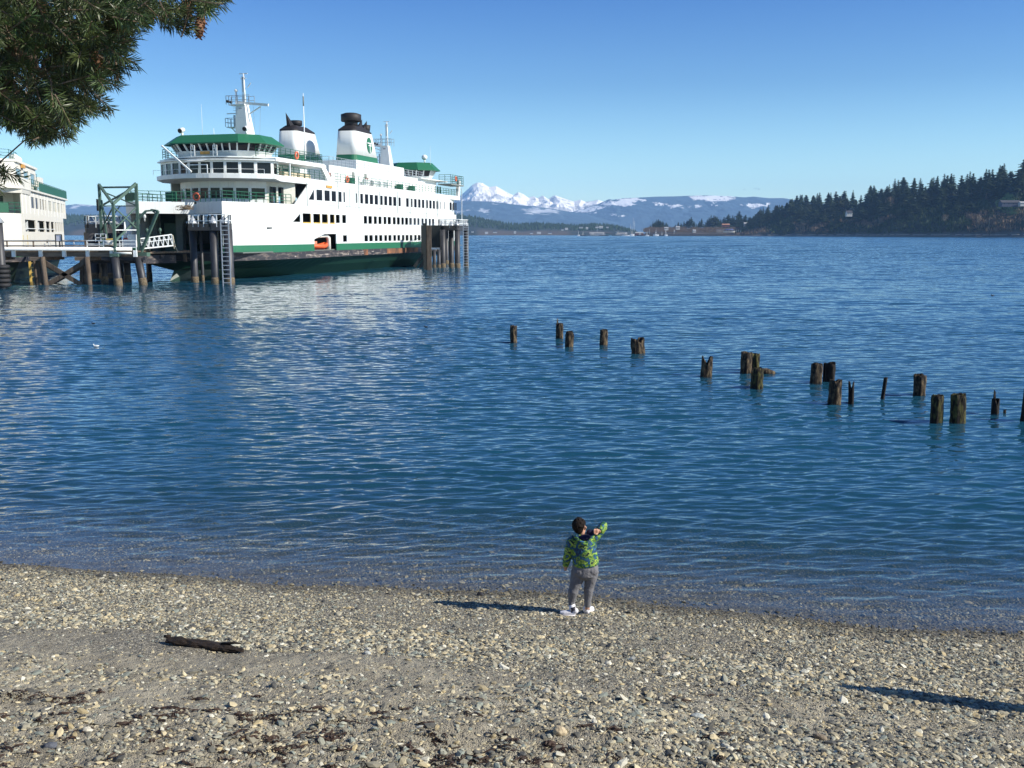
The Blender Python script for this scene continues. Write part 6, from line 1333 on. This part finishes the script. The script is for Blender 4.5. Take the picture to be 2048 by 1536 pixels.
# right headland
def shoreY(px): return np.interp(px, [1440, 1500, 1600, 1750, 1900, 2048, 2300, 2700], [2450, 2300, 2100, 1850, 1680, 1560, 1480, 1450])
sky_r = [(1440, 455), (1480, 447), (1510, 420), (1530, 412), (1560, 405), (1590, 388), (1620, 382), (1650, 385), (1675, 376), (1700, 376), (1735, 372), (1748, 392), (1765, 366), (1785, 352), (1810, 350), (1835, 342), (1865, 344), (1900, 344), (1935, 332), (1955, 340), (1975, 332), (2000, 322), (2020, 322), (2045, 310), (2150, 290), (2400, 270), (2700, 300)]
def headland():
    u = np.linspace(1430, 2700, 420); v = np.linspace(-.015, .5, 60); U, V = np.meshgrid(u, v); Ys = shoreY(U); Y = Ys * (1 + V); X = (U - 1024) / F * Ys * (1 + V * .6)
    top = np.maximum((468 - prof(sky_r, u)) / F * shoreY(u) - 26, 4)[None]
    sh = np.interp(V, [-.015, 0, .004, .02, .06, .14, .25, .5], [-.05, .0, .03, .22, .45, .85, 1.0, .8])
    Z = top * sh + np.where(V > .01, (fbm(X * .02, Y * .02, 4, 61) - .5) * 10, 0) + np.where(V > 0, .8, 0)
    idx = np.arange(U.size).reshape(U.shape); Fq = np.stack([idx[:-1, :-1], idx[:-1, 1:], idx[1:, 1:], idx[1:, :-1]], -1).reshape(-1, 4)
    gr = (ell(U, V, 2032, .085, 26, .04) > .3)[..., None]; sand = (V < .006)[..., None]
    c = np.where(gr, np.array((.16, .22, .06)), np.where(sand, np.array((.17, .16, .15)), np.array((.025, .032, .018)) * (.6 + .9 * fbm(X * .05, Y * .05, 4, 3))[..., None]))
    me = npmesh('headland', np.stack([X, Y, Z], -1).reshape(-1, 3), Fq, True, c.reshape(-1, 3)); o = link('headland', me, rockm); tag(o, kind='structure')
    def ground(px, v):
        Ys = float(shoreY(px)); t = max(float((468 - prof(sky_r, px)) / F * Ys) - 26, 4); s = float(np.interp(v, [-.015, 0, .004, .02, .06, .14, .25, .5], [-.05, .0, .03, .22, .45, .85, 1.0, .8]))
        return Vector(((px - 1024) / F * Ys * (1 + v * .6), Ys * (1 + v), t * s + .8))
    g = random.Random(21); n = 0
    def avoid(px, v): return (1690 < px < 1708 and v < .075) or (1985 < px < 2050 and v < .10)
    pts = []
    # skyline trees follow the outline of the photograph
    px = 1500
    while px < 2120:
        pts.append((px, g.uniform(.10, .20), 'sky')); px += g.uniform(4, 9.5)
    for k in range(195): pts.append((g.uniform(1490, 2140), g.choice((g.uniform(.03, .09), g.uniform(.07, .17), g.uniform(.09, .19))), 'fill'))
    for px, v, kind in pts:
        if n > 290: break
        if avoid(px, v): continue
        if 1741 < px < 1755 and kind == 'sky': continue
        p = ground(px, v)
        if kind == 'sky':
            ap = 1024 + p.x / p.y * F; h = (468 - float(prof(sky_r, ap))) / F * p.y + CH - p.z + g.uniform(-5, 3); h = min(max(h, 12), 42)
        else: h = g.uniform(19, 30) * (1 if v > .05 else .7)
        k = g.choice((0, 1, 2, 3, 5, 7, 8)) if kind == 'sky' else g.choice((1, 3, 4, 6, 6, 7, 8, 9, 9)); wf = g.uniform(.9, 1.5) * (1.12 if kind == 'sky' else 1.5)
        plant('conifer', 'tall dark ragged conifer on the skyline of the wooded headland at the right' if kind == 'sky' else 'dark bushy conifer on the slope of the wooded headland, below the skyline trees', 'tree', 'conifers on the wooded headland' if kind == 'sky' else 'conifers on the headland slope', p.x, p.y, p.z - .5, h, k, g.uniform(0, 6.28), wf); n += 1
    # bare shrubs and small broadleaf trees: one thicket
    c = MB(); d2 = MB()
    for k in range(3000):
        px = g.uniform(1470, 2150); v = g.uniform(.006, .10); p = ground(px, v); h = g.uniform(4, 11) * (1 if v < .06 else 1.4)
        if 1990 < px < 2050 and v > .03: h *= .35
        tgt = c if (vnoise(np.array([p.x * .02]), np.array([p.y * .004]), 5)[0] > .43 and v < .06) else d2
        for j in range(7):
            a = g.uniform(0, 6.28); q = p + Vector((g.gauss(0, 2), g.gauss(0, 2), 0)); e = q + Vector((math.cos(a) * h * .3, math.sin(a) * h * .3, h * g.uniform(.6, 1))); s = Vector((-math.sin(a), math.cos(a), 0)) * g.uniform(.25, .8); m1 = q.lerp(e, .6)
            tgt.add([q, m1 + s, e, m1 - s], [(0, 1, 2, 3)])
    tag(c.build('bare_thicket', bare), 'leafless brown thicket along the foot of the wooded headland', kind='stuff')
    tag(d2.build('evergreen_undergrowth', crownm), 'dark evergreen undergrowth on the headland slope', kind='stuff')
    # bleached logs on the tide line
    for k in range(46):
        px = 1530 + k * 11.6 + g.uniform(-6, 6); p = ground(px, .003); mb = MB(); a = g.uniform(-.3, .3); L = g.uniform(4, 9); d = Vector((math.cos(a), math.sin(a) * .6, g.uniform(-.02, .03))) * L
        mb.tube([-d, Vector((0, 0, .2)), d], [.9, .8, .6], 7); o = mb.build('beach_log', mat('bleached_log', (.20, .19, .18), .9, c2=(.44, .42, .38))); o.location = (p.x, p.y - 3, p.z + 1.0)
        tag(o, 'bleached driftwood log on the tide line below the wooded headland', 'driftwood log', 'bleached logs along the foot of the headland')
    # bare pale trees on the slope
    for px, v, h, lab in ((1951, .022, 19, 'bare white-barked tree leaning over the beach at the right, left of a straight pale trunk'), (1972, .016, 26, 'straight pale bare trunk rising from the tide line at the right'), (1888, .028, 17, 'bare tan tree in the middle of the dark headland slope'), (1796, .10, 26, 'brown bare tree near the left crest of the headland')):
        p = ground(px, v); T = empty('bare_tree', lab, 'tree', p); mb = MB(); tk = mat('pale_bark', (.32, .28, .22), .9); mb.tube([(0, 0, -1), (.3, 0, h * .4), (0, 0, h * .75)], [.6, .42, .2], 7)
        if px != 1972:
            for q in range(16): a = g.uniform(0, 6.28); z0 = h * g.uniform(.12, .6); mb.tube([(0, 0, z0), (math.cos(a) * h * .2, math.sin(a) * h * .2, z0 + h * .16), (math.cos(a) * h * .34, math.sin(a) * h * .34, z0 + h * .36)], [.3, .2, .07], 5)
        mb.build('trunk', tk, T); mb = MB()
        for q in range(260 if px != 1972 else 24):
            a = g.uniform(0, 6.28); r_ = h * g.uniform(.1, .42); z = h * g.uniform(.35, 1); b = Vector((math.cos(a) * r_ * .6, math.sin(a) * r_ * .6, z * .85)); e = Vector((math.cos(a) * r_, math.sin(a) * r_, z)); s = Vector((0, 0, .18)) + Vector((-math.sin(a), math.cos(a), 0)) * .18; mb.add([b, b.lerp(e, .6) + s, e, b.lerp(e, .6) - s], [(0, 1, 2, 3)])
        mb.build('twigs', bare, T)
    return ground
GR = headland()
def house(px, base, w, h, Y, wall, roof, label, gable=.35, wins=3, depth=8, cat='house'):
    w *= .85; h *= .8; p = A(px, base, Y); W_ = w / F * Y; H_ = h / F * Y; T = empty('house', label, cat, p); g = random.Random(int(px))
    mb = MB(); mb.box((-W_ / 2, 0, -2), (W_ / 2, depth, H_ * .6)); mb.add([(-W_ / 2, 0, H_ * .6), (-W_ / 2, depth, H_ * .6), (-W_ / 2, depth / 2, H_ * .98), (W_ / 2, 0, H_ * .6), (W_ / 2, depth, H_ * .6), (W_ / 2, depth / 2, H_ * .98)], [(0, 2, 1), (3, 4, 5)])
    mb.build('wall', wall, T); mb = MB(); e = W_ * .04
    for s in (0, 1):
        y0, y1 = (-.7, depth / 2) if s == 0 else (depth + .7, depth / 2)
        mb.add([(-W_ / 2 - e, y0, H_ * .56), (W_ / 2 + e, y0, H_ * .56), (W_ / 2 + e, y1, H_ * 1.02), (-W_ / 2 - e, y1, H_ * 1.02), (-W_ / 2 - e, y0, H_ * .56 - .25), (W_ / 2 + e, y0, H_ * .56 - .25), (W_ / 2 + e, y1, H_ * 1.02 - .25), (-W_ / 2 - e, y1, H_ * 1.02 - .25)], [(0, 1, 2, 3), (7, 6, 5, 4), (0, 4, 5, 1), (0, 3, 7, 4), (1, 5, 6, 2)])
    mb.build('roof', roof, T)
    for k in range(wins):
        x = -W_ / 2 + W_ * (k + (.5 if wins > 1 else .28)) / wins; mb = MB(); mb.box((x - W_ / wins * .11, -.06, H_ * .24), (x + W_ / wins * .11, .02, H_ * .40)); mb.build('window', M['glass'], T)
    return T
wwall = mat('house_white', (.55, .54, .50), .7); gwall = mat('house_grey', (.30, .31, .33), .7); droof = mat('house_dark_roof', (.06, .06, .07), .8); broof = mat('house_blue_roof', (.07, .09, .20), .7); oroof = mat('house_orange_roof', (.42, .20, .12), .7); wroof = mat('house_pale_roof', (.36, .36, .36), .7); rwall = mat('house_red_wall', (.18, .06, .05), .8)
house(1699, 431, 13, 12, 1960, wwall, droof, 'white house glimpsed between trees on the left part of the headland', wins=2)
house(2022, 411, 42, 13, 1640, mat('house_slate_wall', (.06, .07, .11), .7), droof, 'long dark slate-blue house above a green lawn at the right edge', wins=4, depth=12)
house(2046, 410, 12, 9, 1630, wwall, wroof, 'small white garage right of the dark slate-blue house', wins=1)
# middle shore with harbour
mid = [(1255, 470), (1285, 466), (1300, 462), (1340, 461), (1400, 462), (1440, 461), (1480, 458), (1530, 452), (1600, 452)]
def col_m(U, PY, X, Y, Z, V):
    q = fbm(X * .03, Y * .03, 4, 4); dk = np.clip((V - .12) * 9, 0, 1)[..., None]; return np.array((.045, .042, .042)) * (1 - dk) + np.array((.055, .046, .036)) * dk * (.6 + .8 * q)[..., None]
terrain('middle_shore', mid, 2650, 200, 1255, 1620, rockm, .06, 33, 240, 30, .5, .8, col_m, 1)
g = random.Random(31)
sky_m = [(1290, 455), (1297, 447), (1308, 440), (1322, 441), (1333, 447), (1345, 452), (1350, 448), (1362, 444), (1372, 440), (1381, 436), (1390, 446), (1400, 438), (1410, 446), (1417, 434), (1424, 428), (1432, 428), (1440, 440), (1450, 432), (1462, 432), (1470, 434), (1478, 426), (1487, 440), (1500, 440), (1508, 430), (1516, 424)]
px = 1291.0
while px < 1560:
    Y = 2700 + g.uniform(-40, 60); b = A(px, 461 - g.uniform(0, 3), Y); tpy = float(prof(sky_m, px)) + g.uniform(-2, 4); h = max(9, (b.z * 0 + (461 - tpy) / F * Y))
    plant('conifer', 'small dark conifer on the low middle shore behind the harbour houses', 'tree', 'conifers on the low middle shore', b.x, Y, b.z - 2, h, g.choice((0, 1, 2, 3, 4, 6, 6)), g.uniform(0, 6), g.uniform(1.1, 1.9)); px += g.uniform(3, 6)
mb = MB()
for k in range(900):
    px = g.uniform(1290, 1560); Y = 2560 + g.uniform(0, 90); p = A(px, 466 - g.uniform(0, 5), Y); h = g.uniform(5, 12)
    for j in range(5): a = g.uniform(0, 6.28); q = p + Vector((g.gauss(0, 3), 0, 0)); e = q + Vector((math.cos(a) * h * .3, 0, h)); s = Vector((g.uniform(.3, .9), 0, 0)); m1 = q.lerp(e, .6); mb.add([q, m1 + s, e, m1 - s], [(0, 1, 2, 3)])
tag(mb.build('bare_shore_scrub', bare), 'brown leafless scrub on the low middle shore', kind='stuff')
house(1333, 459, 9, 6, 2540, wwall, wroof, 'leftmost small white house among the harbour trees', wins=1); house(1356, 458, 9, 7, 2540, wwall, wroof, 'white house with a bright gable, second from the left on the middle shore', wins=1)
house(1389, 464, 7, 6, 2520, wwall, wroof, 'tiny bright white shed just above the middle shore bank', wins=1); house(1452, 452, 17, 5.5, 2530, rwall, oroof, 'dark red house with an orange roof above the pier restaurant', wins=2)
house(1494, 452, 13, 9, 2500, gwall, wroof, 'pale grey gabled house at the left foot of the headland', wins=2); house(1505, 452, 8, 6, 2490, wwall, wroof, 'white annex beside the pale grey gabled house', wins=1)
# pier restaurant: round-fronted white base, columns, blue roof
p = A(1459, 465, 2450); T = empty('pier_building', 'cream building with blue roof and white columns standing at the water edge', 'building', p); k = 2450 / F
mb = MB(); mb.prism([(12 * k * math.cos(t), 6 + 7 * math.sin(t)) for t in np.linspace(0, 6.283, 17)[:-1]], 0, 2.6 * k); mb.build('base', wwall, T)
mb = MB(); mb.prism([(9 * k * math.cos(t), 6 + 6 * math.sin(t)) for t in np.linspace(0, 6.283, 17)[:-1]], 2.6 * k, 4.8 * k); mb.build('glazed_wall', M['glass'], T)
mb = MB(); A1 = [(10.5 * k * math.cos(t), 6 + 7 * math.sin(t)) for t in np.linspace(0, 6.283, 17)[:-1]]; mb.loft(A1, 4.8 * k, [(x * .6, 6 + (y - 6) * .6) for x, y in A1], 7.5 * k); mb.build('roof', broof, T)
for x in list(np.linspace(-25, -13, 6)) + list(np.linspace(-9, 9, 7)) + [13, 17, 21]:
    mb = MB(); mb.box((x * k - .35, -2, 0), (x * k + .35, -1.4, 5 * k)); mb.build('column', wwall, T)
mb = MB(); mb.box((-26 * k, -2.2, 5 * k), (-11 * k, 2, 5.6 * k)); mb.build('pergola_beam', gwall, T)
p = A(1415, 471, 2440); mb = MB(); mb.box((p.x - 150, 2440, -1), (p.x + 90, 2446, 4.5)); tag(mb.build('breakwater', mat('breakwater_rock', (.03, .028, .03), .9, c2=(.10, .09, .085), scale=.4)), 'low dark rock breakwater along the middle shore', 'breakwater')
# far left shore
fs = [(60, 452), (133, 430), (150, 432), (175, 434), (215, 434), (300, 433), (500, 430), (800, 428), (905, 430), (929, 433), (958, 437), (980, 442), (1010, 448), (1037, 450), (1075, 448), (1144, 452), (1181, 450), (1217, 451), (1235, 456), (1250, 462), (1262, 470)]
def col_f(U, PY, X, Y, Z, V):
    q = fbm(X * .012, Y * .012, 4, 6); low = (np.clip((.25 - V) * 8, 0, 1) * np.clip((q - .42) * 5, 0, 1))[..., None]; return np.array((.022, .034, .028)) * (.6 + .9 * q)[..., None] * (1 - low) + np.array((.085, .07, .055)) * low
terrain('far_shore', fs, 4400, 520, 40, 1265, rockm, .07, 43, 420, 40, .55, .8, col_f, 1)
mb = MB(); g = random.Random(77)
for k in range(5200):
    px = g.uniform(110, 1255) if k % 3 == 0 else g.uniform(900, 1255) if k % 3 == 1 else g.uniform(125, 215); v = g.uniform(.12, 1.0) ** .7; Y = 4400 + (v - 1) * 520; hz = (468 - float(prof(fs, px))) / F * 4400 * v ** .55; x = (px - 1024) / F * 4400; h = g.uniform(9, 19); w = h * g.uniform(.14, .24); a0 = g.uniform(0, 6)
    for l0, l1, ww in ((.1, .7, 1), (.4, 1, .7)):
        vs = [(x + math.cos(a0 + q * 1.257) * w * ww * g.uniform(.7, 1.3), Y + math.sin(a0 + q * 1.257) * w * ww, hz + h * l0) for q in range(5)] + [(x, Y, hz + h * l1)]; mb.add(vs, [(q, (q + 1) % 5, 5) for q in range(5)])
tag(mb.build('far_wood', crownm), 'hazy blue-green conifer wood covering the far shore', kind='stuff')
for i, (px, py) in enumerate(((945, 464), (973, 467), (990, 465), (1030, 466), (1063, 467), (1078, 467), (1125, 460), (1133, 459), (1162, 455.5), (1174, 457.5), (1194, 455), (1202, 455.5), (1215, 455), (172, 468), (1100, 467))):
    house(px, py, 5 + 2 * (i % 3), 3 + (i % 2), 3850, wwall, wroof if i % 2 else droof, 'tiny pale house low on the hazy far shore, %s' % ('seen between the two ferries' if px < 300 else 'just right of the far dolphin' if px < 960 else 'at the water line' if py > 463 else 'half way up the wooded slope'), wins=2)
    bpy.context.scene.objects[-1]
for o in COL.objects:
    if o.name.startswith('house') and o.parent is None and 'far shore' in o.get('label', ''): o['group'] = 'tiny houses on the far shore'
# harbour sheds, ships and masts
def boat(px, L, hpx, Y, label, hullm, kind='work'):
    p = A(px, 470, Y); k = Y / F; T = empty('boat', label, 'boat', (p.x, Y, 0)); Lw = L * k; h = hpx * k
    n = 9; mb = MB(); lo = [(-Lw / 2 + Lw * t, (1 - abs(2 * t - 1) ** 3) * Lw * .10 + .05) for t in np.linspace(0, 1, n)]; pl = [(x, y) for x, y in lo] + [(x, -y) for x, y in reversed(lo)]
    mb.loft([(x * .9, y * .8) for x, y in pl], -.5, pl, h * .32); mb.build('hull', hullm, T)
    mb = MB(); mb.box((-Lw * .18, -Lw * .06, h * .32), (Lw * .16, Lw * .06, h * .62)); mb.box((-Lw * .10, -Lw * .05, h * .62), (Lw * .06, Lw * .05, h * .85)); mb.build('cabin', wwall, T)
    mb = MB(); mb.box((-Lw * .17, -Lw * .063, h * .46), (Lw * .15, -Lw * .061, h * .56)); mb.build('window', M['glass'], T)
    mb = MB(); mb.tube([(0, 0, h * .8), (0, 0, h * (1.5 if kind == 'work' else 3.4))], [.25, .12], 5); mb.bar((-Lw * .2, 0, h * 1.1), (Lw * .15, 0, h * 1.1), .2); mb.build('mast', M['wdeck'], T)
hb, hg, hw = mat('boat_navy', (.02, .03, .06), .5), mat('boat_grey', (.20, .24, .27), .5), mat('boat_white', (.75, .76, .76), .5)
for a in ((1157, 6, 7, 2480, 'small white workboat at the left end of the harbour', hw), (1166, 12, 6, 2490, 'white and navy tug next to the leftmost harbour workboat', hb), (1186, 30, 5.5, 2500, 'long grey-hulled ship below the first pale harbour shed', hg), (1207, 22, 5, 2500, 'navy barge between the two pale harbour sheds', hb), (1236, 26, 8, 2480, 'grey ship with a white pointed wheelhouse in the harbour centre', hg), (1252, 16, 6, 2470, 'white yacht right of the grey ship with the pointed wheelhouse', hw), (1264, 9, 12, 2440, 'tall white fishing boat, brightest in the harbour', hw), (1280, 13, 7, 2440, 'navy-hulled boat right of the brightest white fishing boat', hb), (1294, 9, 6, 2440, 'white cruiser moored left of the domed harbour boat', hw), (1312, 12, 10, 2430, 'white boat with a domed canopy near the first shore trees', hw), (1324, 8, 6, 2430, 'small navy boat right of the domed white boat', hb), (1332, 7, 9, 2430, 'rightmost small white boat in the harbour', hw)): boat(*a)
for px, h, w in ((1194, 22, 1), (1261, 24, 1), (1266, 36, 1), (1268.5, 30, 1), (1348, 14, 1.6), (1299, 14, 1.2), (1331, 12, 1.2)):
    p = A(px, 470, 2460); mb = MB(); mb.tube([(p.x, 2460, 0), (p.x, 2460, h * 1.23)], [.45 * w, .25 * w], 6); tag(mb.build('harbour_mast', M['galv']), 'thin grey mast rising among the harbour boats', 'mast', 'masts standing in the harbour')
for px, w, h, m_, r_, lab in ((1194, 32, 5, gwall, wroof, 'long low pale-roofed shed at the left of the harbour'), (1245, 22, 4.5, gwall, wroof, 'white-roofed quay shed in the harbour centre'), (1279, 18, 6, rwall, wroof, 'dark red shed with a white roof beside the brightest fishing boat'), (1318, 14, 4.5, gwall, droof, 'dark-roofed shed near the first shore trees'), (1216, 12, 4.5, mat('shed_teal', (.10, .17, .18), .7), droof, 'teal shed between the pale harbour sheds')): house(px, 469, w, h, 2560, m_, r_, lab, wins=3, cat='shed', depth=14)
# two small clouds
def cloud(px, py, w, h, lab):
    p = A(px, py, 20000); mb = MB(); g = random.Random(int(px)); k = 20000 / F
    for j in range(7): mb.ell((g.uniform(-w, w) * k * .4, g.uniform(-80, 80), g.uniform(-.2, .3) * h * k), (w * k * g.uniform(.15, .3), 90, h * k * g.uniform(.25, .45)), 14, 8)
    o = mb.build('cloud', None); m_ = MATS.get('thin_cloud')
    if not m_:
        m_ = bpy.data.materials.new('thin_cloud'); m_.use_nodes = True; n = m_.node_tree.nodes; n.remove(n['Principled BSDF']); v = n.new('ShaderNodeVolumePrincipled'); v.inputs['Color'].default_value = (.5, .6, .7, 1); v.inputs['Density'].default_value = .0016; m_.node_tree.links.new(v.outputs[0], n['Material Output'].inputs['Volume']); MATS['thin_cloud'] = m_
    o.data.materials.append(m_); o.location = (p.x, 28500, CH + (p.z - CH) * 28500 / 20000); o.location.x = p.x * 28500 / 20000; o.scale = (1.42,) * 3; tag(o, lab, kind='stuff')
cloud(1489, 379, 8, 3, 'small faint grey cloud low over the distant hills'); cloud(1512, 378, 14, 4, 'larger faint grey cloud low over the distant hills'); 
# ================================================================== HAZE
HD = 4.7e-5
mb = MB(); mb.box((-11000, -80, -10), (11000, 16400, 830)); hz = mb.build('haze', None); tag(hz, kind='stuff')
hm = bpy.data.materials.new('haze_air'); hm.use_nodes = True; n = hm.node_tree.nodes; n.remove(n['Principled BSDF']); v = n.new('ShaderNodeVolumePrincipled'); v.inputs['Color'].default_value = (.36, .62, 1.0, 1); v.inputs['Density'].default_value = HD; v.inputs['Anisotropy'].default_value = -.15
hm.node_tree.links.new(v.outputs[0], n['Material Output'].inputs['Volume']); hz.data.materials.append(hm)
